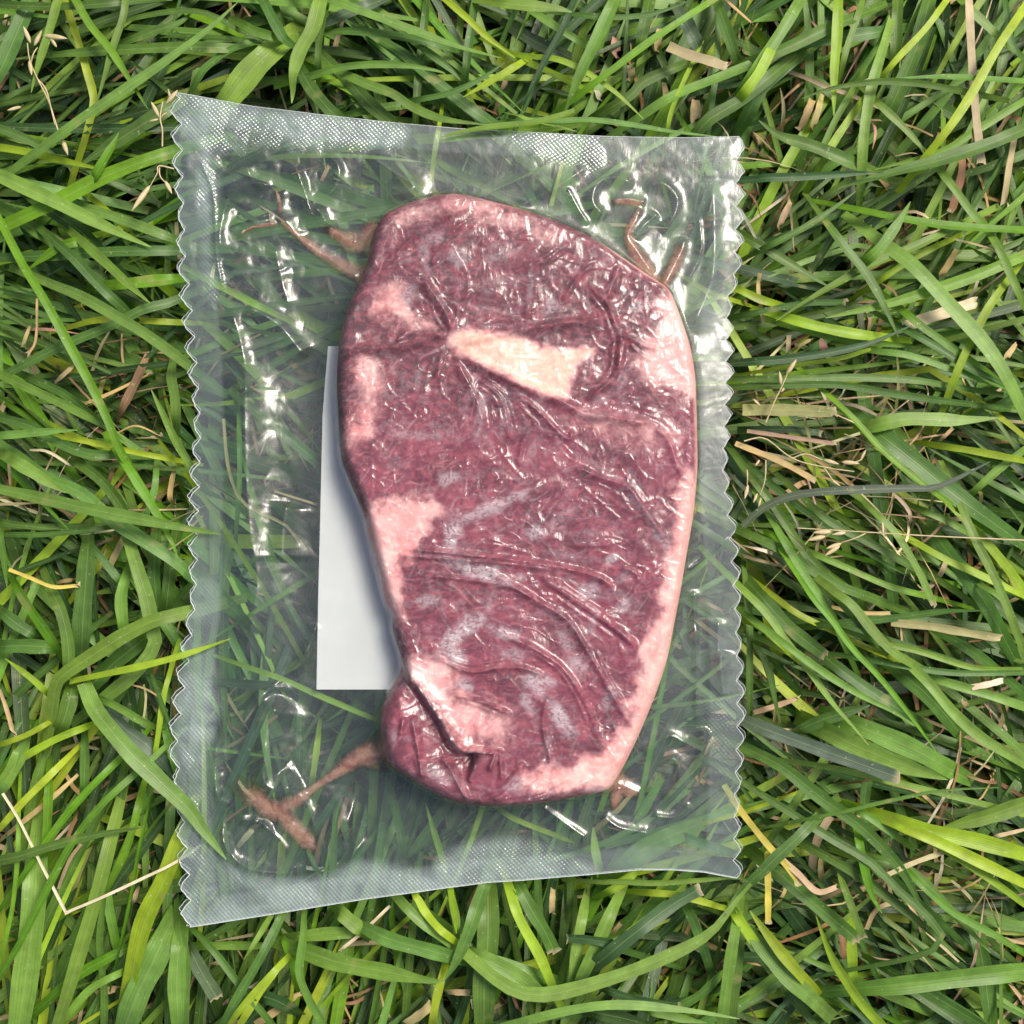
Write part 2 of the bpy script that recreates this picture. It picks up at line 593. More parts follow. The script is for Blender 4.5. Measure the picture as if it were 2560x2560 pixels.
# creases of the film over the steak: frame, points, height mm, width mm
CREASE = [
    ('S2', [(-420, 1180), (-200, 1290), (0, 1400), (250, 1510), (480, 1600), (650, 1690), (780, 1750), (1000, 1780), (1440, 1850)], 1.9, 1.1),
    ('S2', [(-420, 1120), (0, 1030), (480, 945), (830, 905), (970, 840)], 1.5, 0.9),
    ('S2', [(780, 560), (850, 640), (970, 780), (1030, 930), (1080, 1060), (1070, 1200), (1050, 1360), (940, 1500), (740, 1640)], 1.8, 0.8),
    ('S2', [(1080, 1060), (1130, 1050), (1220, 1090), (1320, 1140), (1430, 1160)], 1.1, 0.6),
    ('S2', [(1080, 400), (1000, 600), (960, 720)], 1.1, 0.7),
    ('S2', [(880, 620), (940, 700), (1000, 820)], 0.9, 0.5),
    ('S1', [(1180, 1500), (1100, 1490), (780, 1580), (340, 1630), (100, 1700)], 1.3, 0.8),
    ('S1', [(1130, 1480), (850, 1470), (640, 1560)], 0.9, 0.6),
    ('S1', [(1230, 1500), (1150, 1280), (1000, 1050), (900, 930)], 1.4, 0.9),
    ('S1', [(1010, 860), (1030, 780), (1150, 600), (1330, 400)], 0.9, 0.7),
    ('S1', [(1360, 190), (1330, 280), (1150, 360), (840, 560), (560, 830), (450, 880)], 0.9, 0.6),
    ('Z3', [(930, 250), (1000, 400), (1080, 560), (1120, 700), (1080, 800), (950, 950), (760, 1150)], 0.9, 1.0),
    ('Z3', [(1090, 420), (1250, 560), (1310, 850)], 0.7, 0.7),
    ('Z3', [(1360, 520), (1500, 640), (1700, 830), (1740, 740)], 0.9, 0.6),
    ('Z3', [(1500, 700), (1400, 850), (1370, 1020)], 0.7, 0.6),
    ('Z3', [(1560, 1120), (1300, 1260), (1100, 1330), (900, 1400)], 0.7, 0.9),
    ('Z4', [(600, 440), (800, 530), (1000, 600), (1080, 700), (1200, 870), (1300, 1000)], 0.9, 0.8),
    ('Z4', [(1200, 190), (1290, 300), (1330, 420), (1380, 540)], 0.8, 0.8),
    ('Z4', [(-620, 1010), (-300, 1040), (0, 1070), (300, 1110), (600, 1160), (820, 1220), (910, 1300), (900, 1380)], 1.1, 0.7),
    ('Z4', [(-620, 1060), (0, 1110), (300, 1140), (560, 1175)], 0.9, 0.6),
    ('Z4', [(400, 1200), (600, 1330), (850, 1500), (1100, 1700)], 1.1, 0.7),
    ('Z4', [(440, 1250), (640, 1380), (900, 1560), (1080, 1710)], 0.7, 0.4),
    ('Z4', [(0, 1120), (200, 1260), (400, 1380), (600, 1510), (700, 1660), (800, 1830), (900, 2010), (1000, 2180), (1100, 2330)], 1.1, 0.7),
    ('S3', [(450, 450), (540, 440), (850, 470), (1220, 530), (1400, 630)], 0.8, 0.6),
    ('S3', [(1060, 880), (1300, 970), (1500, 1080), (1640, 1190), (1780, 1400), (1870, 1600), (1930, 1800)], 1.0, 0.7),
    ('S3', [(600, 1080), (880, 1200), (1100, 1170), (1300, 1170), (1500, 1240)], 1.1, 0.6),
    ('S4', [(900, 500), (1150, 560), (1400, 660), (1470, 700)], 0.9, 0.5),
    ('S4', [(430, 270), (560, 440), (700, 640), (790, 790), (860, 950), (970, 1060), (1100, 1080)], 1.3, 0.8),
    ('S4', [(970, 1060), (1050, 1035), (1280, 1050), (1300, 1080), (1240, 1250)], 1.6, 0.6),
    ('S4', [(1120, 1090), (1100, 1200), (1050, 1350)], 1.0, 0.5),
    ('S4', [(510, 700), (560, 950), (620, 1330)], 1.2, 0.8),
    ('S4', [(430, 720), (400, 900)], 0.8, 0.6),
    ('S4', [(790, 1100), (900, 1250), (1060, 1540)], 1.2, 0.8),
    ('S4', [(1590, 1140), (1450, 1350), (1250, 1490), (1110, 1570)], 1.2, 0.8),
    ('S4', [(1350, 1010), (1370, 1330)], 1.0, 0.6),
    ('S4', [(1800, 550), (1770, 690), (1770, 880), (1830, 1100), (1800, 1190)], 0.7, 0.5),
    ('S4', [(190, 680), (220, 860), (225, 1080)], 0.8, 0.5),
    ('Z4', [(940, 1150), (1050, 1180), (1080, 1260), (1000, 1390), (920, 1410)], 0.7, 0.5),
    ('Z4', [(640, 1000), (900, 1000)], 0.5, 0.4),
    ('Z7', [(930, 160), (1000, 320), (1150, 560)], 0.6, 0.5),
    ('Z7', [(200, 1105), (600, 1060), (930, 930)], 0.8, 0.7),
    ('Z2', [(0, 640), (120, 560), (180, 480)], 0.7, 0.6),
    ('Z2', [(600, 900), (780, 760)], 0.6, 0.6),
    ('Z2', [(740, 1120), (820, 980), (930, 880)], 0.7, 0.6),
    ('Z2', [(560, 960), (540, 1120), (500, 1210)], 0.8, 1.0),
    ('Z2', [(1150, 1470), (1080, 1620), (1040, 1700)], 0.9, 1.0),
]
# swellings and creases of the film off the steak: frame, points, height mm, width mm
SWELL = [
    ('Z5', [(620, -260), (605, 0), (610, 400), (640, 900), (690, 1200), (660, 1500), (600, 1750), (500, 1960)], 4.8, 5.4),
    ('Z5', [(890, 700), (865, 900), (860, 1120)], 2.6, 3.4),
    ('Z5', [(1085, 1540), (1000, 1750), (890, 1890)], 1.2, 0.9),
    ('Z1', [(480, 1380), (540, 1600), (600, 1930)], 1.5, 1.8),
    ('Z1', [(560, 1370), (750, 1470), (870, 1600), (930, 1690)], 2.8, 2.8),
    ('Z1', [(430, 1080), (420, 900), (470, 720), (600, 640), (740, 640)], 1.6, 1.3),
    ('Z1', [(500, 830), (560, 860), (740, 810)], 1.2, 0.9),
    ('Z1', [(870, 520), (930, 700), (980, 840), (1000, 740)], 1.7, 1.2),
    ('Z1', [(1050, 440), (1130, 540), (1100, 660), (1000, 740)], 1.3, 1.2),
    ('Z1', [(1300, 460), (1450, 560), (1580, 660), (1400, 720)], 2.4, 2.8),
    ('Z1', [(560, 520), (620, 620), (680, 640)], 1.2, 1.2),
    ('Z1', [(740, 1000), (780, 1200), (830, 1380)], 0.9, 1.4),
    ('Z1', [(1000, 760), (1080, 900), (1230, 985)], 1.8, 1.4),
    ('Z1', [(270, 430), (370, 700), (400, 1100), (440, 1300)], 0.8, 0.8),
    ('Z1', [(520, 960), (600, 890), (760, 870)], 1.2, 0.8),
    ('Z2', [(1000, 600), (920, 500), (950, 390), (1060, 350), (1180, 400)], 1.5, 1.4),
    ('Z2', [(1220, 400), (1350, 390), (1430, 480), (1400, 600), (1330, 680)], 1.4, 1.2),
    ('Z2', [(440, 540), (700, 410), (900, 270)], 0.9, 1.2),
    ('Z2', [(760, 400), (840, 550), (900, 640)], 0.7, 0.8),
    ('Z2', [(1640, 350), (1650, 700), (1640, 950), (1590, 1100), (1500, 1290)], 1.8, 2.4),
    ('Z2', [(1560, 560), (1570, 800), (1480, 1000)], 0.8, 0.8),
    ('Z2', [(1170, 720), (1230, 640), (1320, 560)], 1.2, 1.0),
    ('Z6', [(310, 1020), (290, 820), (310, 600), (440, 450), (640, 290), (770, 310)], 1.7, 1.2),
    ('Z6', [(330, 1040), (350, 1240), (480, 1370), (780, 1400), (1050, 1330), (1210, 1180)], 1.6, 1.3),
    ('Z6', [(690, 330), (610, 520), (600, 700), (590, 830), (680, 890), (810, 830)], 4.4, 4.4),
    ('Z6', [(400, 1080), (560, 1100), (680, 1210), (740, 1300)], 1.0, 0.9),
    ('Z6', [(860, 1130), (1000, 1080), (1120, 1100)], 2.4, 4.0),
    ('Z6', [(880, 0), (800, 150), (640, 270), (420, 400), (330, 480)], 1.0, 0.7),
    ('Z7', [(1220, 1040), (1340, 960), (1390, 830), (1440, 890), (1430, 1010), (1330, 1090)], 1.8, 1.3),
    ('Z7', [(970, 1170), (1080, 1250), (1280, 1290)], 1.1, 1.2),
    ('Z7', [(1220, 800), (1380, 700), (1500, 760)], 1.0, 1.3),
    ('Z7', [(1690, 180), (1690, 330), (1710, 470)], 2.2, 2.0),
    ('Z7', [(1600, 640), (1580, 800), (1540, 970)], 1.1, 1.0),
    ('Z7', [(1545, 0), (1545, 400), (1550, 640)], 0.6, 0.7),
    ('Z7', [(600, 1110), (760, 1230), (900, 1330)], 0.9, 1.0),
    ('Z7', [(1280, 1180), (1420, 1190), (1520, 1110)], 0.8, 0.8),
    ('Z4', [(1420, 1180), (1560, 1080), (1720, 940)], 0.35, 0.4),
    ('Z4', [(1480, 1300), (1470, 1700)], 0.6, 0.9),
    ('Z4', [(1640, 1500), (1640, 1900)], 0.8, 1.2),
]
CR = [(spline(W(f, p), 26), h * MM * (2.0 if f == 'S4' else 1.25), w * MM) for f, p, h, w in CREASE]
SW = [(spline(at(nat(f, p), Z0 + 0.002), 26), h * MM * 1.35, w * MM * 1.35) for f, p, h, w in SWELL]
for f, p, h, w in (('Z1', [(765, 800), (900, 960), (1080, 1090), (1290, 1230)], 3.0, 2.6), ('Z1', [(1040, 880), (1230, 985), (1380, 840)], 2.6, 2.2),
                   ('Z2', [(1215, 510), (1180, 600), (1130, 700), (1190, 800), (1290, 950)], 2.8, 2.2), ('Z2', [(1480, 700), (1450, 800), (1340, 1020)], 2.6, 2.0),
                   ('Z2', [(1030, 490), (1130, 480), (1250, 500)], 1.8, 1.6), ('Z6', [(1340, 690), (1150, 730), (900, 880), (760, 980)], 2.4, 2.4),
                   ('Z6', [(640, 1030), (760, 1120), (900, 1290)], 1.2, 2.6), ('Z7', [(1020, 960), (1110, 1000), (1220, 1050)], 2.4, 1.8), ('Z7', [(1080, 1000), (1050, 1140)], 1.6, 1.4)):
    SW.append((spline(at(nat(f, p), Z0 + 0.002), 26), 0.5 * h * MM, w * MM))
for line, h, w in list(CR):
    tg = np.gradient(line, axis=0)
    tg /= np.maximum(np.linalg.norm(tg, axis=1), 1e-12)[:, None]
    nn = np.stack([-tg[:, 1], tg[:, 0]], -1)
    for sgn in (-1, 1):
        if rng.random() < 0.7:
            a, b = sorted(rng.uniform(0, 1, 2))
            if b - a < 0.3:
                continue
            i0, i1 = int(a * 25), int(b * 25) + 1
            seg = line[i0:i1] + nn[i0:i1] * sgn * (rng.uniform(0.9, 2.2) * MM + np.linspace(0, rng.normal(0, 1.0) * MM, i1 - i0)[:, None])
            if len(seg) > 3:
                CR.append((seg, h * rng.uniform(0.3, 0.6), max(0.45 * MM, w * 0.6)))
for cx, cy, nray, a0, a1, r0, r1 in ((1135, 855, 15, -170, 190, 60, 230), (1190, 1880, 8, 150, 300, 40, 120)):
    c = np.array([cx, cy], float)
    for i in range(nray):
        an = math.radians(a0 + (a1 - a0) * (i + rng.uniform(0.2, 0.8)) / nray)
        r = rng.uniform(r0, r1)
        k1 = rng.normal(0, 0.30)
        rs = rng.uniform(10, 45)
        q = np.array([c + np.array([math.cos(an + k1 * t), math.sin(an + k1 * t)]) * (rs + r * t) for t in (0, 0.3, 0.6, 1.0)])
        CR.append((spline(at(q, Z0 + 0.014), 14), rng.uniform(0.2, 0.65) * MM, rng.uniform(0.45, 0.75) * MM))
# lie of the creases: tangent of the nearest one
CT = np.vstack([np.column_stack([(l[1:] + l[:-1]) / 2, np.diff(l, axis=0)]) for l, _, _ in CR])


def lie(p):
    j = np.argmin(((CT[:, :2] - p) ** 2).sum(1))
    return math.atan2(CT[j, 3], CT[j, 2])


# many small random creases over the steak, short and mostly straight
lo, hi = ST.min(0), ST.max(0)
MICRO = []
while len(MICRO) < 320:
    c = lo + rng.random(2) * (hi - lo)
    if not inside(c[None], ST)[0]:
        continue
    a = lie(c) + rng.normal(0, 0.45)
    L = rng.uniform(0.002, 0.010)
    bend = rng.normal(0, 0.0012)
    v = np.array([math.cos(a), math.sin(a)])
    n = np.array([-v[1], v[0]])
    MICRO.append((np.array([c - v * L, c - v * L * 0.4 + n * bend, c + v * L * 0.4 + n * bend, c + v * L]),
                  rng.uniform(0.10, 0.34) * MM, rng.uniform(0.3, 0.6) * MM))


def ridge_sum(P, lines, wmul=1.0, sharp=True):
    z = np.zeros(len(P))
    for line, h, w in lines:
        w = w * wmul
        d, u = poly_dist(P, line, False, 4.5 * w)
        m = d < 4.5 * w
        if not m.any():
            continue
        e = smooth(0, 0.12, u[m]) * smooth(0, 0.12, 1 - u[m])
        r = d[m] / w
        prof = (0.65 * np.exp(-(r * 1.35) ** 1.5) + 0.35 * np.exp(-(r * 0.6) ** 2)) if sharp else np.exp(-r ** 2)
        z[m] += h * prof * e
    return z


def steak_height(P, d, inflate=0.0):
    """height above the card plane, d = signed distance (negative inside)"""
    din = -d + inflate
    R = 0.0060
    p = np.clip(din / R, 0, 1)
    prof = np.sqrt(np.clip(1 - (1 - p) ** 2, 0, 1))
    x, y = P[:, 0], P[:, 1]
    T = 0.0165 + 0.0035 * (fbm(x * 28 + 5, y * 28 + 9, 3, 3) - 0.5) + 0.0012 * (fbm(x * 120, y * 120, 3, 9) - 0.5)
    fl = sdf(P, FLAP, 0.01)
    fade = smooth(-0.094, -0.084, y)
    T = T - (0.0042 * smooth(0.0014, -0.0014, fl) - 0.0022 * smooth(0.0, -0.012, fl)) * fade - 0.0010 * np.exp(-((fl + 0.0012) / 0.0016) ** 2) * fade + 0.0010 * np.exp(-((fl - 0.002) / 0.0025) ** 2) * fade
    return T * prof


# ------------------------------------------------------------------ steak mesh
def poly_mask(P, frpts, soft, frame=None):
    q = at(np.array(frpts, float), Z0 + 0.014) if frame is None else W(frame, frpts, Z0 + 0.014)
    q = closed_spline(q, 50)
    d = sdf(P, q, 0.012)
    wob = (0.4 if soft < 3 else 1.0) * (fbm(P[:, 0] * 220, P[:, 1] * 220, 4, 21) - 0.5) * 0.0085 + 0.4 * (fbm(P[:, 0] * 900, P[:, 1] * 900, 3, 27) - 0.5) * 0.003
    return smooth(soft * MM, -soft * MM, d + wob)


FATS = [
    ('fat_seam', 1.0, 1.0, 1.0, [(1128, 850), (1150, 828), (1240, 838), (1313, 848), (1340, 864), (1404, 873), (1483, 870), (1478, 895),
                                 (1442, 925), (1426, 960), (1420, 1004), (1382, 996), (1319, 971), (1250, 941), (1180, 905), (1140, 880)]),
    ('fat_cap', 0.95, 0.15, 1.6, [(1665, 735), (1648, 790), (1635, 830), (1612, 880), (1600, 925), (1640, 960), (1690, 990), (1760, 1000), (1775, 860), (1720, 740)]),
    ('fat_cap', 1.0, 0.3, 1.3, [(1745, 1185), (1690, 1203), (1692, 1301), (1685, 1344), (1667, 1380), (1656, 1435), (1649, 1507), (1635, 1572),
                                (1602, 1609), (1594, 1650), (1590, 1700), (1576, 1735), (1556, 1820), (1506, 1865), (1470, 1890), (1400, 1925),
                                (1335, 1905), (1320, 1945), (1345, 1975), (1440, 1968), (1540, 1985), (1640, 1830), (1740, 1500), (1790, 1250)]),
    ('fat_lump', 1.0, 0.12, 1.4, [(925, 1272), (988, 1260), (1054, 1240), (1086, 1253), (1093, 1282), (1061, 1343), (1035, 1380), (1010, 1416),
                                  (996, 1449), (1000, 1490), (985, 1545), (950, 1520), (900, 1434), (890, 1325)]),
    ('fat_strip', 0.75, 0.2, 1.6, [(905, 905), (945, 898), (962, 930), (952, 975), (944, 1005), (942, 1080), (910, 1112), (870, 1125),
                                   (845, 1110), (850, 1060), (885, 1050), (905, 980)]),
    ('fat_patch', 0.8, 0.4, 1.3, [(962, 724), (991, 721), (1006, 765), (1027, 783), (1080, 815), (1014, 806), (965, 800), (946, 775)]),
    ('fat_fold', 0.85, 0.0, 1.8, [(1024, 1652), (1081, 1639), (1128, 1662), (1133, 1685), (1128, 1724), (1185, 1745), (1236, 1776), (1262, 1807),
                                  (1262, 1846), (1236, 1848), (1198, 1854), (1148, 1869), (1128, 1848), (1107, 1802), (1055, 1729), (1035, 1698)]),
    ('fat_streak', 0.62, 0.0, 2.0, [(1440, 1020), (1520, 1045), (1640, 1060), (1700, 1075), (1690, 1100), (1560, 1090), (1470, 1070)]),
    ('fat_streak', 0.6, 0.0, 1.8, [(1085, 508), (1170, 500), (1290, 540), (1400, 590), (1380, 610), (1260, 570), (1120, 540), (1010, 560), (1000, 540)]),
]
FROST = [  # centre, half length, half width, angle (deg, image), strength
    (1158, 1570, 82, 24, -42, .85), (1142, 1639, 30, 20, 20, .8), (1150, 1710, 38, 18, 10, .75), (1344, 1707, 34, 26, 30, .85),
    (1403, 1790, 55, 18, 62, .8), (1257, 1580, 38, 16, 15, .7), (1285, 1635, 26, 16, 0, .5), (1074, 1502, 30, 17, -10, .6),
    (1215, 1432, 88, 19, 14, .85), (1471, 1477, 28, 20, -20, .75), (1336, 1333, 24, 18, -20, .75), (1398, 1296, 58, 13, -36, .6),
    (1133, 1336, 20, 58, 0, .8), (1235, 1268, 105, 15, -24, .7), (1054, 1090, 74, 11, 2, .6), (1046, 952, 9, 38, 0, .6),
    (1199, 1054, 11, 60, 8, .65), (1260, 1046, 12, 60, 4, .6), (1126, 1195, 36, 15, -14, .7), (1022, 742, 20, 30, 10, .6),
    (1092, 602, 24, 14, 0, .5), (1063, 641, 13, 46, -8, .6), (1146, 649, 20, 20, 0, .6), (1268, 639, 48, 13, -12, .6),
    (1371, 777, 19, 28, 10, .65), (1323, 730, 8, 52, 4, .7), (1587, 771, 15, 14, 0, .8), (1620, 768, 24, 8, 0, .7), (1560, 939, 10, 42, 22, .7),
    (1604, 856, 30, 10, 35, .55), (1653, 1348, 46, 12, 52, .8), (1530, 1397, 17, 15, 0, .85), (1555, 1514, 26, 14, -40, .75),
    (985, 1841, 12, 32, 10, .6), (1286, 1962, 24, 22, 0, .6), (1110, 1940, 40, 20, 20, .5), (1320, 1760, 14, 30, -20, .6),
    (1480, 1560, 12, 30, 10, .7), (1440, 1660, 26, 16, 40, .55), (1560, 1440, 24, 12, -40, .6), (1010, 960, 9, 30, 0, .45),
    (1190, 720, 60, 9, 20, .35), (1290, 700, 70, 10, -10, .35), (1240, 780, 60, 9, 8, .4), (1500, 1000, 40, 12, -30, .5),
    (1560, 1010, 30, 10, 60, .4), (1180, 980, 10, 46, 20, .5), (1330, 1130, 10, 40, 30, .4), (1420, 1230, 12, 30, 20, .35),
    (1500, 1170, 60, 9, 30, .45), (1600, 1270, 40, 9, 48, .5), (1480, 1330, 30, 8, 0, .45), (1420, 1390, 50, 9, 10, .4),
    (1520, 1740, 14, 36, 20, .45), (1410, 1600, 14, 34, -30, .45), (1200, 1790, 30, 14, 30, .5), (1370, 1860, 12, 34, 10, .45)]

NR, NC = 600, 340
ymin, ymax = ST[:, 1].min(), ST[:, 1].max()
rows = ymax - (ymax - ymin) * (0.5 - 0.5 * np.cos(np.linspace(0.012, math.pi - 0.012, NR)) * 0.15 + (np.linspace(0, 1, NR) - 0.5) * 0.85)
rows = np.clip(rows, ymin + 1e-5, ymax - 1e-5)
sv = np.linspace(0, 1, NC)
sv = 0.75 * sv + 0.25 * (0.5 - 0.5 * np.cos(sv * math.pi))
VX = np.zeros((NR, NC))
for r, yy in enumerate(rows):
    xs = []
    for i in range(len(ST)):
        a, b = ST[i], ST[(i + 1) % len(ST)]
        if (a[1] > yy) != (b[1] > yy):
            xs.append(a[0] + (b[0] - a[0]) * (yy - a[1]) / (b[1] - a[1]))
    VX[r] = min(xs) + (max(xs) - min(xs)) * sv
VY = np.repeat(rows[:, None], NC, 1)
P = np.stack([VX.ravel(), VY.ravel()], -1)
D = steak_sdf(P)
hz = steak_height(P, D)
hz = hz + 0.60 * ridge_sum(P, CR, 1.6, False) * smooth(0, 0.006, -D)
hz = hz + 0.0005 * (fbm(P[:, 0] * 500, P[:, 1] * 500, 4, 40) - 0.5) * smooth(0, 0.003, -D)
fat = np.zeros(len(P))
cream = np.zeros(len(P))
owner = np.full(len(P), -1)
for i, (nm, amp, cr, soft, pl) in enumerate(FATS):
    m = poly_mask(P, pl, soft * (2.4 if nm == 'fat_seam' else 3.4)) * amp
    g = m > fat
    cream[g] = cr * smooth(0.55, 0.98, m[g])
    owner[g & (m > 0.42)] = i
    fat = np.maximum(fat, m)
frost = np.zeros(len(P))
for cx, cy, a, b, ang, st in FROST:
    c = at(np.array([cx, cy], float), Z0 + 0.015)
    th = -math.radians(ang)
    q = P - c
    k = np.abs(q).max(1) < 0.02
    qq = q[k]
    u = (qq[:, 0] * math.cos(th) + qq[:, 1] * math.sin(th)) / (a * PX)
    v = (-qq[:, 0] * math.sin(th) + qq[:, 1] * math.cos(th)) / (b * PX)
    r = np.hypot(u, v) + (fbm(P[k, 0] * 330, P[k, 1] * 330, 4, 55) - 0.5) * 1.5
    frost[k] = np.maximum(frost[k], (0.95 if min(a, b) >= 14 else 0.55) * st * smooth(1.5, 0.25, r))
wisps = fbm(P[:, 0] * 260 + 3 * fbm(P[:, 0] * 60, P[:, 1] * 60, 2, 71), P[:, 1] * 420, 4, 70)
frost = np.maximum(frost, 0.16 * smooth(0.60, 0.72, wisps))
frost *= 1 - 0.55 * (fat > 0.4)
vein = np.zeros(len(P))
for q in range(1100):
    c = lo + rng.random(2) * (hi - lo)
    if not inside(c[None], ST)[0]:
        continue
    an = lie(c) + rng.normal(0, 0.5)
    L = rng.uniform(0.0012, 0.0065)
    v = np.array([math.cos(an), math.sin(an)])
    nn = np.array([-v[1], v[0]]) * rng.normal(0, 0.0007)
    ln = np.array([c - v * L, c - v * L * 0.3 + nn, c + v * L * 0.4 - nn, c + v * L])
    w = rng.uniform(0.00018, 0.00042)
    d, u = poly_dist(P, ln, False, 3 * w)
    k = d < 3 * w
    val = np.exp(-(d[k] / w) ** 2) * smooth(0, 0.3, u[k]) * smooth(0, 0.3, 1 - u[k])
    if q % 3:
        frost[k] = np.maximum(frost[k], val * rng.uniform(0.06, 0.30))
    else:
        vein[k] = np.maximum(vein[k], val * rng.uniform(0.12, 0.45))
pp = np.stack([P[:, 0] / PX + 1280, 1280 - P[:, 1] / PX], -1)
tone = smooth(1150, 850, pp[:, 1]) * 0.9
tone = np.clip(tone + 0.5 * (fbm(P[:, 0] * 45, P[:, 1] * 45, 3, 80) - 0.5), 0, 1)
fat = np.clip(fat + 0.40 * smooth(0.0045, 0.0, -D) * smooth(0.38, 0.55, fbm(P[:, 0] * 70, P[:, 1] * 70, 3, 90)), 0, 1)
right_rim = smooth(0.02, 0.04, P[:, 0]) * smooth(0.0040, 0.0008, -D)
fat = np.maximum(fat, 0.85 * right_rim)
SZ = Z0 + 0.0009 + hz
V3 = np.column_stack([P, SZ])
FQ = grid_faces(NR, NC)[:, ::-1].copy()
# vertex normals of the whole top surface, shared by lean and fat so that they meet without a seam
fn = np.cross(V3[FQ[:, 2]] - V3[FQ[:, 0]], V3[FQ[:, 3]] - V3[FQ[:, 1]])
if fn[:, 2].mean() < 0:
    FQ = FQ[:, ::-1].copy()
    fn = -fn
vn = np.zeros_like(V3)
for c in range(4):
    np.add.at(vn, FQ[:, c], fn)
vn /= np.maximum(np.linalg.norm(vn, axis=1), 1e-20)[:, None]

steak = bpy.data.objects.new('steak', None)
steak.location = (0, 0, 0)
COL.objects.link(steak)
tag(steak, 'dark red marbled raw steak with pink fat edges, sealed in the clear pouch', 'steak')


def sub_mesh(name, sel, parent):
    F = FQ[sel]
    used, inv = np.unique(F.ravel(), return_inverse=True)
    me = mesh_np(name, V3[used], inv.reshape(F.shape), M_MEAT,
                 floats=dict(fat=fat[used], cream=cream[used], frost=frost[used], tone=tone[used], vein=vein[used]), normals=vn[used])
    return link(name, me, parent)


fo = owner[FQ].max(1)
lean_obj = sub_mesh('lean_meat', fo < 0, steak)
for i, (nm, *_r) in enumerate(FATS):
    if (fo == i).sum() > 50:
        sub_mesh(nm, fo == i, steak)
# underside
nb = len(ST)
bot = np.column_stack([ST, np.full(nb, Z0 + 0.0009)])
bot2 = np.column_stack([(ST - ST.mean(0)) * 0.9 + ST.mean(0), np.full(nb, Z0 + 0.0007)])
me = bpy.data.meshes.new('underside')
me.from_pydata(np.vstack([bot, bot2]).tolist(), [], [(i, (i + 1) % nb, nb + (i + 1) % nb, nb + i) for i in range(nb)] + [tuple(range(nb, 2 * nb))])
me.materials.append(M_MEAT)
link('underside', me, steak)

# ------------------------------------------------------------------ the pouch: two films, cut edges
pouch = bpy.data.objects.new('vacuum_pouch', None)
pouch.location = (0, 0, 0)
COL.objects.link(pouch)
tag(pouch, 'clear plastic vacuum pouch with scalloped sides lying on grass around the steak', 'pouch')


def base_wave(P):
    x, y = P[:, 0], P[:, 1]
    return 0.0030 * (fbm(x * 16 + 3, y * 16 + 1, 2, 60) - 0.5) + 0.0005 * (fbm(x * 60, y * 60, 2, 61) - 0.5)


EMBOSS = [  # polygons of the film where the pressed diamond texture shows, frame, points, strength
    ('Z1', [(150, 60), (700, 170), (1500, 270), (1450, 420), (1050, 430), (700, 420), (420, 450), (300, 420), (170, 300)], 1.0),
    ('Z1', [(280, 420), (390, 430), (420, 1000), (430, 1330), (330, 1300), (290, 800)], 0.9),
    ('Z6', [(60, 520), (300, 520), (300, 1050), (360, 1330), (800, 1430), (1130, 1330), (1220, 1320), (1700, 1420), (1932, 1350), (1960, 1480), (1000, 1620), (120, 1750), (80, 1000)], 1.0),
    ('Z6', [(90, 200), (260, 200), (300, 500), (60, 520)], 0.8),
    ('Z7', [(0, 1420), (350, 1300), (600, 1330), (860, 1430), (920, 1540), (400, 1590), (0, 1640)], 0.9),
    ('Z2', [(450, 90), (900, 100), (1000, 250), (880, 330), (700, 250), (500, 200)], 0.8),
    ('Z5', [(220, 1300), (420, 1300), (400, 1932), (180, 1932)], 0.5),
    ('Z7', [(1560, 480), (1760, 480), (1760, 900), (1680, 900), (1600, 700)], 0.45),
]


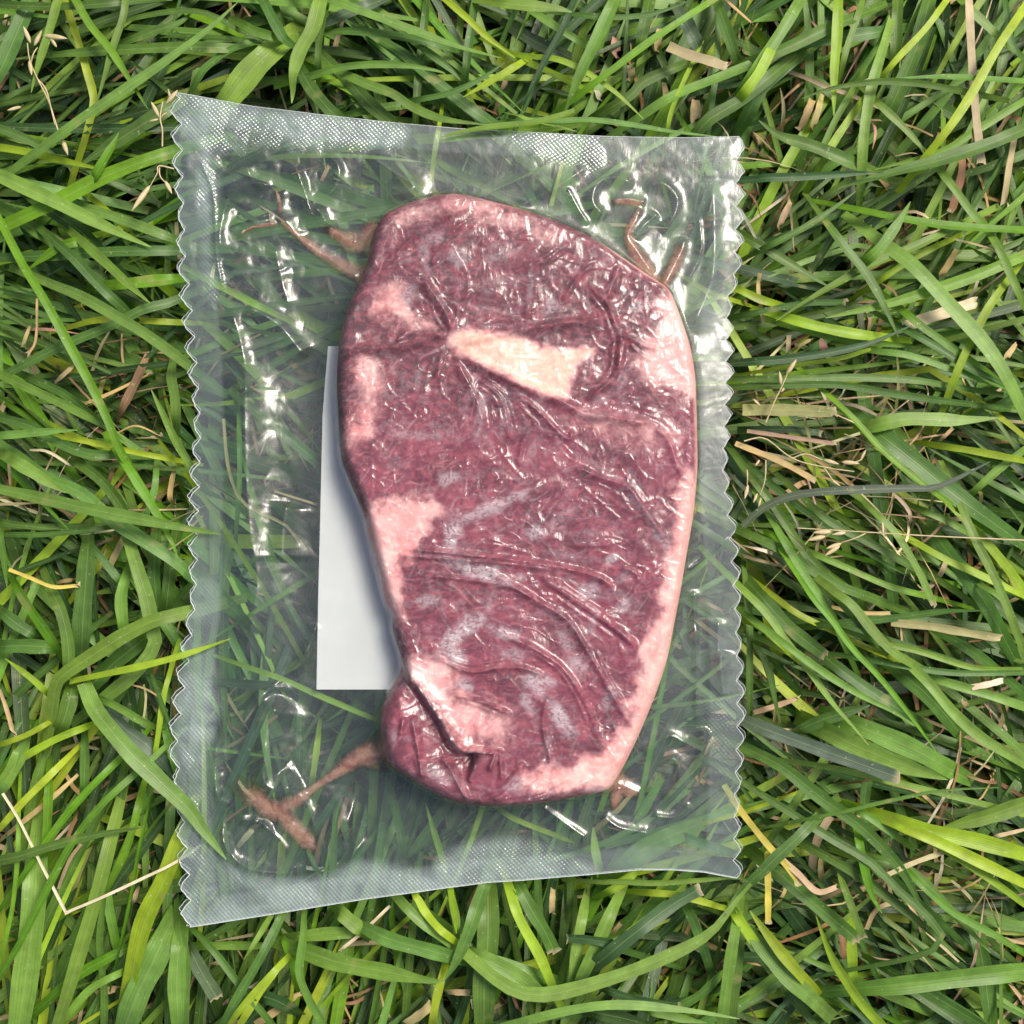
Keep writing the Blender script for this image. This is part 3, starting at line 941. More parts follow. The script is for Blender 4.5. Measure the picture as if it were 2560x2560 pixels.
def build_film(name, ns, nt, mat, upper, shift):
    s = np.linspace(0, 1, ns)
    s = 0.8 * s + 0.2 * (0.5 - 0.5 * np.cos(s * math.pi))
    t = np.linspace(0, 1, nt)
    S, T = np.meshgrid(s, t)
    X, Y = pouch_xy(S.ravel(), T.ravel(), shift)
    Q = at(np.stack([X, Y], -1), Z0 + 0.001)
    d = steak_sdf(Q)
    wave = base_wave(Q)
    edge = np.minimum(np.minimum(S.ravel(), 1 - S.ravel()), np.minimum(T.ravel(), 1 - T.ravel()))
    over = smooth(0.0015, -0.001, d)
    emb = np.zeros(len(Q))
    haze = np.full(len(Q), 0.036 if upper else 0.025)
    if upper:
        tent = 0.0014 * np.exp(-np.clip(d, 0, None) / 0.0022) + 0.0010 * np.exp(-np.clip(d, 0, None) / 0.012)
        # the film is drawn into gathers that run outwards from the steak
        zin = 0.0014 + steak_height(Q, d, 0.0011)
        zc = ridge_sum(Q, CR, 0.8) * smooth(0.001, -0.006, d)
        zc2 = 0.60 * ridge_sum(Q, CR, 1.6, False) * smooth(0.0, -0.006, d)
        zm = ridge_sum(Q, MICRO, 1.0) * smooth(0.0, -0.004, d)
        zs = ridge_sum(Q, SW, 1.0) * smooth(-0.001, 0.003, d)
        corner = np.exp(-((S.ravel() - 0.12) / 0.16) ** 2) * np.maximum(np.exp(-((T.ravel() - 0.13) / 0.10) ** 2), np.exp(-((T.ravel() - 0.86) / 0.09) ** 2))
        rum = (0.0014 * corner + 0.0004) * (2 * np.abs(fbm(Q[:, 0] * 110, Q[:, 1] * 110, 3, 62) - 0.5) + fbm(Q[:, 0] * 55, Q[:, 1] * 55, 2, 63) - 0.5) * smooth(0.0, 0.012, edge)
        z_out = (wave + rum) * smooth(0.0, 0.02, d) + 0.0010 + tent
        z = np.where(d < 0, np.maximum(zin, z_out), np.maximum(z_out, np.where(d < 0.0011, zin, 0))) + zc * 0.75 + zc2 + zm + zs
        for f, pts, st in EMBOSS:
            q = closed_spline(at(nat(f, pts), Z0), 40)
            dd = sdf(Q, q, 0.004)
            emb = np.maximum(emb, st * smooth(0.0025, -0.0035, dd))
        haze = haze + 0.34 * emb * (0.35 + 0.65 * smooth(0.35, 0.65, fbm(Q[:, 0] * 60, Q[:, 1] * 60, 3, 66)))
        haze = haze + 0.04 * smooth(0.45, 0.70, fbm(Q[:, 0] * 45 + 4, Q[:, 1] * 45, 3, 67))
        epx = np.minimum(np.minimum(S.ravel(), 1 - S.ravel()) * 1380, np.minimum(T.ravel(), 1 - T.ravel()) * 2000)
        haze = haze + 0.11 * smooth(72, 58, epx) * (0.6 + 0.8 * fbm(Q[:, 0] * 40, Q[:, 1] * 40, 2, 68))
        haze = np.where(d < 0, 0.042, haze)
    else:
        z = np.minimum(wave * smooth(0.0, 0.02, d), 0.0008) - 0.0004
    V = np.column_stack([Q, Z0 + z])
    F = grid_faces(nt, ns)[:, ::-1].copy()
    me = mesh_np(name, V, F, mat, floats=dict(emboss=emb, over=over, haze=haze))
    o = link(name, me, pouch)
    G = V.reshape(nt, ns, 3)
    return o, [G[:, 0], G[:, -1], G[0], G[-1]]


def tube(name, line, rad, mat, parent, sides=5):
    line = np.asarray(line)
    n = len(line)
    tan = np.gradient(line, axis=0)
    tan /= np.maximum(np.linalg.norm(tan, axis=1), 1e-12)[:, None]
    up = np.array([0, 0, 1.0])
    a = np.cross(tan, up)
    a /= np.maximum(np.linalg.norm(a, axis=1), 1e-12)[:, None]
    b = np.cross(a, tan)
    rad = np.broadcast_to(np.asarray(rad, float), (n,))
    th = np.arange(sides) * 2 * math.pi / sides
    V = line[:, None] + rad[:, None, None] * (np.cos(th)[None, :, None] * a[:, None] + np.sin(th)[None, :, None] * b[:, None])
    F = []
    for i in range(n - 1):
        for j in range(sides):
            k = (j + 1) % sides
            F.append((i * sides + j, i * sides + k, (i + 1) * sides + k, (i + 1) * sides + j))
    return link(name, mesh_np(name, V.reshape(-1, 3), F, mat), parent)


lower_obj, lb = build_film('lower_film', 230, 420, M_FILM_LOW, False, 6.0)
upper_obj, ub = build_film('upper_film', 540, 800, M_FILM, True, 0.0)
for brd, r, nm in ((ub[0], 0.20, 'scalloped_edge'), (ub[1], 0.18, 'scalloped_edge'), (ub[2], 0.14, 'straight_edge'), (ub[3], 0.18, 'straight_edge'),
                   (lb[0], 0.13, 'scalloped_edge'), (lb[1], 0.10, 'scalloped_edge'), (lb[3], 0.12, 'straight_edge')):
    tube(nm, brd, r * MM * (0.75 + 0.5 * rng.random(len(brd))), M_RIM, pouch)

# ------------------------------------------------------------------ white card tucked under the steak
cp = np.array([(820, 865), (812, 960), (806, 1040), (800, 1307), (795, 1500), (791, 1724), (1000, 1724), (1215, 1724), (1222, 1300), (1230, 868), (1000, 866)], float)
cw = at(cp, Z0 + 0.0007)
me = bpy.data.meshes.new('label_card')
n = len(cw)
top = np.column_stack([cw, np.full(n, Z0 + 0.00045)])
lowv = top - np.array([0, 0, 0.0003])
me.from_pydata(np.vstack([top, lowv]).tolist(), [], [tuple(range(n))[::1], tuple(range(2 * n - 1, n - 1, -1))] + [(i, n + i, n + (i + 1) % n, (i + 1) % n) for i in range(n)])
me.materials.append(M_CARD)
card = link('label_card', me)
tag(card, 'blank white paper card showing at the left edge under the steak, inside the pouch', 'card')

# ------------------------------------------------------------------ meat juice drawn into the folds of the pouch
JUICE = [
    ('Z1', 'brown meat juice in the long fold running to the upper left corner of the pouch',
     [([(765, 780), (780, 850), (900, 950), (1080, 1080), (1390, 1230)], [10, 34, 60, 95, 190]), ([(520, 950), (600, 890), (770, 865)], [10, 18, 30]), ([(745, 650), (770, 740), (772, 820)], [10, 20, 22])]),
    ('Z1', 'short brown juice pocket where the upper left corner of the steak meets the pouch',
     [([(1040, 880), (1150, 950), (1260, 985), (1330, 900), (1390, 850)], [30, 70, 110, 110, 60])]),
    ('Z2', 'brown juice streak with a mushroom shaped head near the upper right corner',
     [([(1040, 495), (1110, 490), (1190, 500), (1240, 500)], [22, 36, 46, 26]), ([(1215, 510), (1180, 580), (1140, 680), (1170, 780), (1250, 900), (1340, 1020)], [40, 38, 55, 80, 90, 80])]),
    ('Z2', 'small brown juice streak beside the right shoulder of the steak',
     [([(1470, 735), (1450, 790), (1410, 890), (1300, 1090)], [50, 62, 58, 50])]),
    ('Z6', 'reddish brown forked juice stain in the lower left corner of the pouch',
     [([(1430, 660), (1180, 700), (1080, 760), (900, 880), (760, 980), (640, 1030), (540, 960), (440, 890), (390, 850)], [170, 170, 100, 46, 40, 80, 130, 120, 60]),
      ([(640, 1030), (720, 1090), (800, 1170), (860, 1240), (900, 1290)], [80, 100, 90, 80, 40])]),
    ('Z7', 'small brown crumpled juice pocket at the lower right tip of the steak',
     [([(950, 900), (1090, 990), (1150, 1030), (1210, 1050)], [70, 120, 110, 50]), ([(1080, 1010), (1060, 1090), (1040, 1150)], [70, 60, 20])]),
]
for fr, lab, strands in JUICE:
    root = bpy.data.objects.new('meat_juice', None)
    COL.objects.link(root)
    tag(root, lab, 'juice', 'meat juice pockets in the pouch')
    sc = FR[fr][2] / 1932.0 * PX
    for j, (pts, ws) in enumerate(strands):
        n = 44
        q = spline(at(nat(fr, pts), Z0 + 0.001), n)
        w = np.interp(np.linspace(0, 1, n), np.linspace(0, 1, len(ws)), ws) * sc * 0.72
        t = np.linspace(0, 1, n)
        w *= 1.0 + 0.5 * (fbm(t * 8 + j * 7, t * 0 + 3, 2, 33 + j) - 0.5)
        tan = np.gradient(q, axis=0)
        tan /= np.linalg.norm(tan, axis=1)[:, None]
        nor = np.stack([-tan[:, 1], tan[:, 0]], -1)
        us = np.linspace(-1, 1, 11)
        V = []
        for k in range(2):
            for i in range(n):
                for u in us:
                    ed = math.sqrt(max(0, 1 - u * u))
                    zz = Z0 + 0.0007 + (0.0005 * ed * min(1, w[i] / 0.004) * (1 + 0.5 * math.sin(u * 4 + i * 0.22)) + 0.0001 * j if k == 0 else -0.0001)
                    V.append((q[i, 0] + nor[i, 0] * u * w[i], q[i, 1] + nor[i, 1] * u * w[i], zz))
        F = grid_faces(n, 11)
        F = np.vstack([F, F[:, ::-1] + n * 11])
        core = np.tile(1 - np.abs(us), 2 * n) * np.tile(np.repeat(smooth(0, 0.2, t) * smooth(0, 0.2, 1 - t), 11), 2)
        link('strand', mesh_np('juice_strand', V, F, M_JUICE, floats=dict(core=core)), root)

# ------------------------------------------------------------------ ground
gn = 60
gx = np.concatenate([np.linspace(-1.6, -0.4, 12, endpoint=False), np.linspace(-0.4, 0.4, 80), np.linspace(0.4, 1.6, 13)[1:]])
GX, GY = np.meshgrid(gx, gx)
gz = 0.010 * (fbm(GX.ravel() * 14, GY.ravel() * 14, 3, 100) - 0.5) - 0.004
ground = link('ground', mesh_np('ground', np.column_stack([GX.ravel(), GY.ravel(), gz]), grid_faces(len(gx), len(gx)), M_SOIL))
tag(ground, 'dark soil of the lawn under dense green grass', None, None, 'structure')

# pouch outline in plan, used to keep rooted grass under the pouch
tt = np.linspace(0, 1, 60)
oneL = np.stack(pouch_xy(np.full(60, 0.03), tt), -1)
oneR = np.stack(pouch_xy(np.full(60, 0.97), tt), -1)
OUT = at(np.vstack([oneL, oneR[::-1]]), Z0)


def press(P3):
    """grass under the pouch is pressed down by it"""
    d = sdf(P3[:, :2], OUT)
    zmax = Z0 - 0.0035 + np.clip(d - 0.005, 0, None) * 0.7
    P3 = P3.copy()
    P3[:, 2] = np.minimum(P3[:, 2], zmax)
    return P3


# colours (real surface colours, linear)
CC = dict(g=(0.098, 0.200, 0.034), d=(0.052, 0.115, 0.032), l=(0.178, 0.325, 0.052), b=(0.340, 0.480, 0.030), v=(0.135, 0.300, 0.014),
          y=(0.66, 0.50, 0.10), s=(0.56, 0.41, 0.21), p=(0.70, 0.60, 0.36), r=(0.30, 0.17, 0.08), k=(0.46, 0.27, 0.19), w=(0.105, 0.155, 0.085), q=(0.046, 0.075, 0.042),
          m=(0.30, 0.31, 0.11))


def ribbon(Q, w, roll, fold, nu, col, tipcol=None, basecol=None):
    """leaf blade: Q (n,3) centre line, w (n,) widths, roll (n,) radians, fold = depth of the keel"""
    n = len(Q)
    tan = np.gradient(Q, axis=0)
    tan /= np.maximum(np.linalg.norm(tan, axis=1), 1e-12)[:, None]
    up = np.tile(np.array([0, 0, 1.0]), (n, 1))
    side = np.cross(tan, up)
    side /= np.maximum(np.linalg.norm(side, axis=1), 1e-12)[:, None]
    nor = np.cross(side, tan)
    cr, sr = np.cos(roll)[:, None], np.sin(roll)[:, None]
    sd = side * cr + nor * sr
    no = nor * cr - side * sr
    us = np.linspace(-1, 1, nu)
    V = Q[:, None] + sd[:, None] * (us[None, :, None] * w[:, None, None] * 0.5) + no[:, None] * (np.abs(us)[None, :, None] * fold * w[:, None, None] * 0.5)
    uv = np.stack(np.meshgrid((us + 1) / 2, np.linspace(0, 1, n)), -1)
    t = np.linspace(0, 1, n)[:, None]
    c = np.tile(np.array(col), (n, 1))
    if basecol is not None:
        f = smooth(0.35, 0.0, t)
        c = c * (1 - f * 0.6) + np.array(basecol) * f * 0.6
    if tipcol is not None:
        f = smooth(0.96, 0.995, t)
        c = c * (1 - f) + np.array(tipcol) * f
    c = np.repeat(c[:, None], nu, 1)
    return V.reshape(-1, 3), grid_faces(n, nu), uv.reshape(-1, 2), c.reshape(-1, 3)


# ------------------------------------------------------------------ blades that can be picked out one by one
# frame: colour, level (height in the sward), width, points, end ('p' pointed, 'c' cut, 'n' runs on under others)
BL = {}
exec('''
BL['A']=[('g',6,130,[(230,-40),(150,150),(20,450),(-60,600)],'n'),('g',6,80,[(1700,340),(1300,325),(800,345),(400,375),(70,410)],'p'),
('l',8,55,[(870,-40),(850,120),(780,330),(690,640),(660,730)],'p'),('l',8,70,[(410,-30),(340,220),(260,470),(215,640)],'p'),
('v',8,60,[(500,-40),(620,170),(760,340),(900,560),(1020,750)],'p'),('l',9,75,[(280,1030),(560,820),(900,590),(1200,380),(1450,190),(1640,15)],'p'),
('b',5,60,[(460,40),(540,290),(620,560),(650,700),(590,950),(540,1110)],'n'),('v',7,110,[(-60,1600),(350,1410),(700,1230),(1000,1110),(1260,1030)],'n'),
('l',8,110,[(-60,1190),(250,1330),(600,1500),(850,1620),(1045,1705)],'p'),('g',5,100,[(-40,1400),(250,1590),(500,1750),(750,1960)],'n'),
('g',6,70,[(-40,870),(200,970),(420,1090)],'p'),('b',6,60,[(-40,1010),(200,1050),(450,1110),(750,1180)],'p'),
('g',5,110,[(1200,720),(950,880),(700,1040),(540,1150)],'p'),('v',8,70,[(640,1240),(720,1100),(790,980),(820,915)],'p'),
('l',7,200,[(1930,300),(1750,470),(1600,660),(1520,760)],'n'),('g',6,60,[(1320,640),(1370,540),(1430,460),(1600,340),(1800,280)],'n'),
('d',6,100,[(340,1450),(560,1600),(750,1800),(900,1950)],'n'),('g',7,80,[(-40,1780),(400,1760),(800,1735),(1240,1730)],'n'),
('v',8,70,[(560,1660),(420,1700),(290,1790),(190,1865)],'p'),('d',5,70,[(-40,870),(500,890),(1150,880)],'n'),
('l',6,80,[(470,1400),(800,1500),(1230,1660)],'n'),('g',6,60,[(860,290),(1050,220),(1250,150),(1340,60)],'p'),
('g',6,45,[(800,160),(1000,110),(1250,75),(1450,100),(1700,230),(1932,300)],'n'),('g',7,60,[(-40,30),(400,45),(900,10)],'n'),
('b',4,50,[(600,1340),(800,1510),(1000,1700)],'p'),('b',4,50,[(570,1600),(760,1640),(940,1700)],'p')]
BL['T1']=[('l',9,70,[(620,-10),(850,80),(1200,210),(1500,320),(1800,400)],'p'),('g',7,65,[(590,225),(750,215),(1000,235),(1250,280),(1450,330)],'n'),
('l',9,110,[(560,-20),(500,200),(420,340),(370,500),(350,700)],'p'),('g',8,55,[(600,40),(560,200),(540,350),(540,500)],'n'),
('l',8,55,[(510,520),(700,465),(950,445),(1200,460),(1400,500),(1440,540)],'p'),('g',8,80,[(150,-20),(220,120),(300,260),(350,300)],'n'),
('l',7,55,[(310,-10),(360,150),(385,290)],'n'),('l',8,70,[(0,160),(120,220),(260,260)],'n'),('g',6,100,[(580,400),(750,560),(900,720),(1050,850),(1150,960)],'n'),
('g',7,100,[(400,450),(500,620),(620,760),(700,830)],'n'),('g',6,80,[(350,600),(380,700),(440,790)],'n'),
('l',8,70,[(740,520),(900,590),(1060,650),(1200,740),(1400,820),(1690,860)],'p'),('g',6,95,[(980,280),(1150,390),(1350,560),(1550,720),(1740,850)],'n'),
('g',8,45,[(1220,690),(1450,640),(1650,550),(1830,430)],'p'),('l',11,55,[(2300,810),(1960,840),(1700,870),(1500,910),(1380,950)],'p'),
('g',7,60,[(1230,310),(1350,400),(1450,480),(1520,550)],'p'),('b',9,50,[(1410,-10),(1550,110),(1700,250),(1900,400)],'p'),
('b',8,55,[(1932,440),(1700,580),(1540,670)],'p'),('g',5,50,[(940,300),(980,420),(1010,600)],'c'),('g',5,60,[(1290,-10),(1260,250),(1230,500),(1210,850)],'n'),
('g',6,65,[(1620,30),(1580,300),(1550,560)],'n'),('w',7,90,[(560,180),(700,110),(950,10)],'n'),('g',5,50,[(750,430),(850,350),(960,260)],'n'),
('g',5,70,[(710,800),(950,750),(1200,720)],'n'),('g',4,60,[(1320,80),(1380,230),(1450,400),(1520,560)],'n')]
BL['T2']=[('l',9,95,[(800,-20),(690,220),(580,450),(500,640),(440,790)],'p'),('v',9,55,[(1470,0),(1250,140),(1000,310),(750,500),(540,660)],'n'),
('g',8,45,[(520,100),(750,120),(1000,105),(1200,50),(1290,10)],'p'),('l',9,90,[(-20,20),(200,40),(400,60),(500,85)],'p'),
('b',8,45,[(220,390),(400,410),(600,500),(800,640),(990,820)],'p'),('d',9,50,[(500,30),(420,220),(330,380),(230,570),(150,750)],'p'),
('l',8,80,[(1960,360),(1800,420),(1500,540),(1200,660),(980,800)],'n'),('g',8,100,[(1960,450),(1800,580),(1650,700),(1450,820),(1340,940)],'n'),
('b',9,80,[(1900,280),(1800,480),(1700,620),(1650,680)],'n'),('b',8,35,[(1330,430),(1250,600),(1180,780),(1150,950)],'n'),
('l',9,45,[(330,820),(600,800),(900,835),(1200,890),(1500,930)],'p'),('l',9,40,[(140,800),(300,830),(530,900)],'p'),('b',7,40,[(950,450),(920,600),(940,750)],'n'),
('g',6,90,[(1030,0),(990,200),(960,340)],'n'),('g',6,50,[(860,0),(890,200),(890,360)],'n'),('w',5,110,[(1240,90),(1310,200),(1370,330)],'n'),
('g',5,90,[(1500,20),(1580,250),(1640,430)],'n'),('b',7,40,[(1460,210),(1400,300),(1330,430)],'n'),('g',6,50,[(1170,330),(1080,470),(960,600)],'n'),
('g',5,80,[(700,780),(900,660),(1000,560),(1280,440)],'n'),('b',6,50,[(0,330),(150,410),(350,500),(500,570)],'n'),('w',4,100,[(100,200),(250,290),(450,380)],'n'),
('l',6,60,[(180,50),(380,180),(590,310)],'n')]
BL['B']=[('l',9,90,[(400,-20),(280,180),(150,380),(0,600)],'n'),('b',9,80,[(650,-20),(640,250),(620,500),(620,800)],'p'),('l',7,50,[(820,0),(760,180),(700,360),(670,500)],'n'),
('l',8,80,[(970,300),(880,600),(830,900),(810,1180)],'n'),('b',9,50,[(1400,0),(1250,200),(1080,380),(950,530)],'n'),('b',10,70,[(1930,60),(1750,330),(1550,680),(1400,900),(1280,1050)],'n'),
('g',10,50,[(1500,630),(1300,590),(1100,565),(900,565),(600,610),(400,680)],'p'),('l',10,55,[(1932,560),(1400,530),(1050,540)],'p'),('l',8,70,[(1500,10),(1650,150),(1780,280)],'n'),
('g',9,100,[(1960,880),(1700,990),(1400,1090),(1100,1170),(850,1240),(650,1300)],'p'),('l',8,60,[(1960,680),(1600,900),(1350,1050),(900,1170)],'p'),
('d',10,60,[(0,1230),(400,1220),(800,1195),(980,1195)],'p'),('g',8,100,[(780,1140),(500,1020),(250,940),(100,830)],'p'),('l',8,60,[(900,690),(1100,880),(1270,1070)],'p'),
('b',7,60,[(830,680),(700,860),(570,1060),(500,1190)],'n'),('l',8,50,[(750,620),(620,850),(530,1050),(440,1190)],'n'),('g',9,50,[(150,1710),(400,1580),(600,1450),(770,1320)],'p'),
('v',10,80,[(830,1810),(930,1720),(1050,1560),(1150,1390)],'p'),('l',8,60,[(1330,1150),(1450,1300),(1550,1440),(1680,1590)],'n'),('v',9,70,[(800,1450),(1100,1510),(1450,1560),(1960,1590)],'n'),
('g',5,90,[(1060,0),(1050,250),(1040,430)],'n'),('g',5,120,[(1280,0),(1200,300),(1100,550),(960,850)],'n'),('g',8,90,[(0,450),(300,330),(550,210),(760,120)],'n'),
('g',6,100,[(330,300),(600,270),(1000,210)],'n'),('g',6,130,[(400,360),(150,560),(20,800)],'n'),('l',7,60,[(350,330),(480,400),(580,460)],'n'),('g',6,50,[(1960,430),(1850,300),(1800,0)],'n')]
BL['R1']=[('g',10,70,[(620,10),(740,170),(870,330),(980,520),(1090,760)],'p'),('l',9,85,[(1960,200),(1600,350),(1300,450),(1000,540),(600,630)],'p'),
('l',9,60,[(1450,30),(1200,150),(900,280),(600,440),(420,550),(270,650)],'p'),('l',10,110,[(1000,140),(1200,290),(1450,560),(1650,780),(1800,1000),(1930,1260)],'n'),
('d',10,60,[(-20,930),(300,910),(600,870),(900,800),(1180,680)],'p'),('g',9,55,[(-20,1040),(400,1040),(800,1030),(1200,1050),(1450,1090)],'n'),
('g',9,55,[(-20,1095),(350,1080),(700,1080),(1000,1130),(1300,1175),(1500,1200)],'n'),('b',8,80,[(300,620),(550,690),(800,740),(970,760)],'n'),
('l',7,70,[(350,670),(600,740),(900,790),(1270,830)],'p'),('v',8,60,[(1070,540),(1250,690),(1450,830),(1700,1010)],'n'),('b',9,60,[(1830,370),(1700,550),(1600,740),(1500,950),(1420,1160)],'n'),
('g',8,70,[(60,90),(250,200),(430,310),(620,420)],'p'),('g',8,60,[(1100,690),(1350,830),(1550,960),(1800,1080)],'n'),('l',8,50,[(910,850),(1150,880),(1400,960),(1700,1060)],'n'),
('b',8,35,[(160,990),(400,950),(700,900),(870,850)],'n'),('b',8,45,[(720,970),(850,970),(1020,1000)],'p'),('b',6,50,[(1430,110),(1300,170),(1170,240),(900,420)],'n'),
('l',9,60,[(1700,60),(1780,200),(1860,380),(1932,540)],'n'),('b',6,60,[(-20,420),(150,500),(280,540)],'n'),('g',8,45,[(60,610),(300,560),(500,530),(750,525)],'c'),
('b',8,30,[(1640,720),(1780,730),(1932,735)],'n'),('v',8,60,[(1080,0),(960,130),(850,250)],'n')]
BL['C']=[('g',8,150,[(880,470),(1050,600),(1250,760),(1450,930),(1700,1110)],'n'),('l',8,110,[(880,460),(1100,410),(1300,410),(1500,415),(1750,400)],'p'),
('v',9,50,[(520,190),(750,400),(950,620),(1200,830),(1500,1050)],'n'),('g',4,110,[(820,220),(870,500),(920,850),(960,1100),(1010,1500)],'n'),
('d',6,55,[(0,480),(300,480),(540,505)],'c'),('l',9,55,[(900,1050),(1050,1200),(1200,1450),(1310,1690)],'c'),('l',9,70,[(1480,980),(1600,1250),(1750,1550),(1900,1932)],'n'),
('b',9,55,[(1340,590),(1600,630),(1960,700)],'n'),('l',8,60,[(1960,600),(1750,760),(1560,930)],'n'),('g',7,60,[(420,960),(600,1120),(900,1280),(1200,1450)],'n'),
('l',7,55,[(1190,1020),(1400,1110),(1560,1200)],'n'),('b',7,55,[(1170,1250),(1400,1380),(1600,1470),(1960,1640)],'n'),('g',8,100,[(630,1610),(800,1790),(950,1960)],'n'),
('g',6,70,[(0,740),(200,1000),(400,1300),(650,1600)],'n'),('l',7,60,[(200,1120),(400,1450),(600,1750),(680,1932)],'n'),('g',6,80,[(0,1190),(300,1330),(600,1530),(900,1650)],'n'),
('v',6,50,[(350,1280),(700,1430),(1000,1560),(1300,1640)],'n'),('g',6,120,[(1350,1250),(1500,1450),(1650,1650),(1800,1932)],'n')]
BL['R2']=[('l',9,70,[(640,60),(780,170),(900,320),(1050,480),(1180,560)],'n'),('l',9,80,[(1180,580),(1300,700),(1450,880),(1650,1060),(1932,1230)],'n'),
('v',10,45,[(420,-20),(520,130),(650,280),(780,460),(950,640),(1100,820),(1250,1020),(1380,1200)],'p'),('l',10,55,[(250,370),(450,520),(650,660),(850,780),(1050,880),(1200,980)],'p'),
('g',9,60,[(700,290),(1100,250),(1400,210),(1690,205)],'p'),('l',9,55,[(0,20),(200,220),(330,400),(500,620),(650,830),(800,1000),(890,1110)],'p'),
('g',7,100,[(150,90),(350,310),(600,510)],'c'),('g',6,90,[(600,520),(750,640),(950,780),(1150,900)],'n'),('g',6,120,[(1060,590),(1250,740),(1400,900),(1480,1000)],'n'),
('l',7,150,[(750,950),(950,1030),(1200,1140),(1400,1250)],'n'),('l',7,45,[(1930,600),(1600,590),(1200,470),(1000,430),(700,330)],'n'),('g',8,45,[(1930,620),(1500,625),(1200,590),(850,530)],'n'),
('l',7,70,[(1270,640),(1500,710),(1700,770),(1932,850)],'n'),('g',6,80,[(1400,370),(1600,490),(1800,650),(1932,760)],'n'),('g',5,55,[(60,0),(90,300),(90,600),(90,800)],'n'),
('g',6,50,[(130,430),(220,600),(260,800),(300,960)],'p'),('l',7,40,[(360,980),(400,900),(440,750),(420,590)],'p'),('g',6,110,[(410,1010),(600,930),(900,840)],'p'),
('b',7,50,[(50,260),(200,340),(350,480)],'n'),('b',6,50,[(230,90),(400,220),(600,320),(800,420),(1050,530)],'n'),('l',8,45,[(1640,30),(1800,150),(1900,430)],'n')]
BL['E']=[('g',9,90,[(230,210),(400,300),(650,500),(900,680),(1130,920),(1260,1150),(1320,1330)],'p'),
('g',9,60,[(150,400),(400,560),(700,750),(950,900),(1150,1100),(1300,1230),(1420,1390),(1380,1440),(1200,1510),(800,1590)],'n'),
('g',8,70,[(560,800),(900,1000),(1200,1230),(1400,1400),(1560,1540)],'p'),('l',9,130,[(1960,1590),(1500,1640),(1150,1680),(920,1700)],'n'),
('l',8,120,[(560,1750),(420,1620),(250,1420),(100,1210)],'p'),('b',9,80,[(540,1650),(450,1550),(330,1400),(190,1210)],'p'),('b',9,70,[(1050,1960),(900,1800),(800,1650),(700,1480),(610,1240)],'p'),
('b',10,110,[(1060,620),(1300,700),(1600,760),(1960,860)],'n'),('b',10,80,[(1100,650),(1400,780),(1650,900),(1960,1050)],'n'),('b',9,50,[(1050,640),(1350,780),(1700,1000),(1960,1190)],'n'),
('l',8,55,[(850,560),(1000,650),(1150,760)],'n'),('g',10,80,[(580,660),(450,790),(300,930),(150,1100),(10,1270)],'p'),('v',9,60,[(880,750),(920,950),(960,1100),(1030,1230)],'p'),
('l',10,50,[(780,1040),(850,1220),(910,1380)],'c'),('g',7,100,[(330,940),(500,1080),(700,1250),(880,1400)],'c'),('g',8,80,[(1060,1580),(1300,1720),(1600,1900)],'n'),
('g',10,30,[(500,640),(800,580),(1000,530),(1400,450),(1770,430)],'p'),('l',7,150,[(700,80),(900,180),(1150,280),(1450,380)],'p'),('l',8,120,[(1960,520),(1700,610),(1400,690)],'p'),
('l',8,45,[(430,260),(700,300),(1000,370),(1300,440),(1932,600)],'n'),('g',7,80,[(930,880),(1200,960),(1500,1250),(1720,1480)],'p'),('v',8,50,[(1150,920),(1450,1200),(1750,1370),(1960,1500)],'n'),
('l',6,60,[(790,20),(650,270),(480,520),(330,740)],'n'),('g',4,120,[(1620,1300),(1680,1600),(1720,1932)],'n'),('b',5,70,[(830,1260),(840,1500),(850,1700)],'n'),
('g',4,70,[(960,250),(920,500),(930,800)],'n'),('g',5,130,[(120,1280),(80,1600),(50,1932)],'n')]
BL['B2']=[('l',10,90,[(180,560),(330,690),(500,780),(700,780),(1000,700),(1300,590),(1600,440),(1750,280),(1932,60)],'p'),('d',10,95,[(1000,560),(1200,400),(1400,270),(1590,170)],'c'),
('l',9,90,[(270,130),(220,280),(160,450),(90,600),(20,710)],'p'),('g',7,150,[(290,200),(290,450),(270,700),(265,960)],'n'),('b',8,70,[(420,150),(480,330),(600,550),(680,740)],'n'),
('g',7,90,[(470,130),(560,290),(640,420),(690,530)],'c'),('l',7,75,[(870,260),(830,480),(800,700)],'n'),('l',8,90,[(1060,230),(970,430),(850,690)],'n'),('b',6,40,[(930,230),(900,430)],'n'),
('d',9,60,[(1050,480),(900,455),(760,445)],'c'),('l',10,60,[(450,965),(800,880),(1100,850),(1500,885),(1810,935)],'p'),('l',8,110,[(180,540),(400,640),(580,760)],'n'),
('l',9,75,[(1790,360),(1750,600),(1700,960)],'n'),('b',7,40,[(1460,560),(1520,650),(1600,760)],'n'),('b',6,40,[(1230,620),(1230,800),(1270,960)],'n'),('l',7,60,[(1250,880),(1450,930),(1610,960)],'p'),
('b',8,70,[(1770,280),(1850,400),(1932,520)],'n'),('b',7,50,[(1220,170),(1450,190),(1700,260)],'n'),('l',9,40,[(1000,110),(1300,130),(1600,110),(1890,80)],'p'),('b',8,60,[(1200,40),(1080,130),(990,180)],'n'),
('w',9,40,[(1050,230),(1130,180),(1270,70)],'n'),('d',9,40,[(850,60),(950,160),(1040,250)],'c'),('l',6,100,[(0,370),(200,540),(400,620),(640,690)],'n'),('b',8,45,[(60,130),(80,280),(100,420)],'p'),
('g',7,60,[(1700,660),(1580,780),(1450,860)],'c'),('d',7,100,[(900,890),(1100,930),(1250,970)],'n'),('d',7,60,[(1000,760),(1200,820),(1430,840)],'p'),('g',5,70,[(1490,260),(1560,420),(1620,600)],'n')]
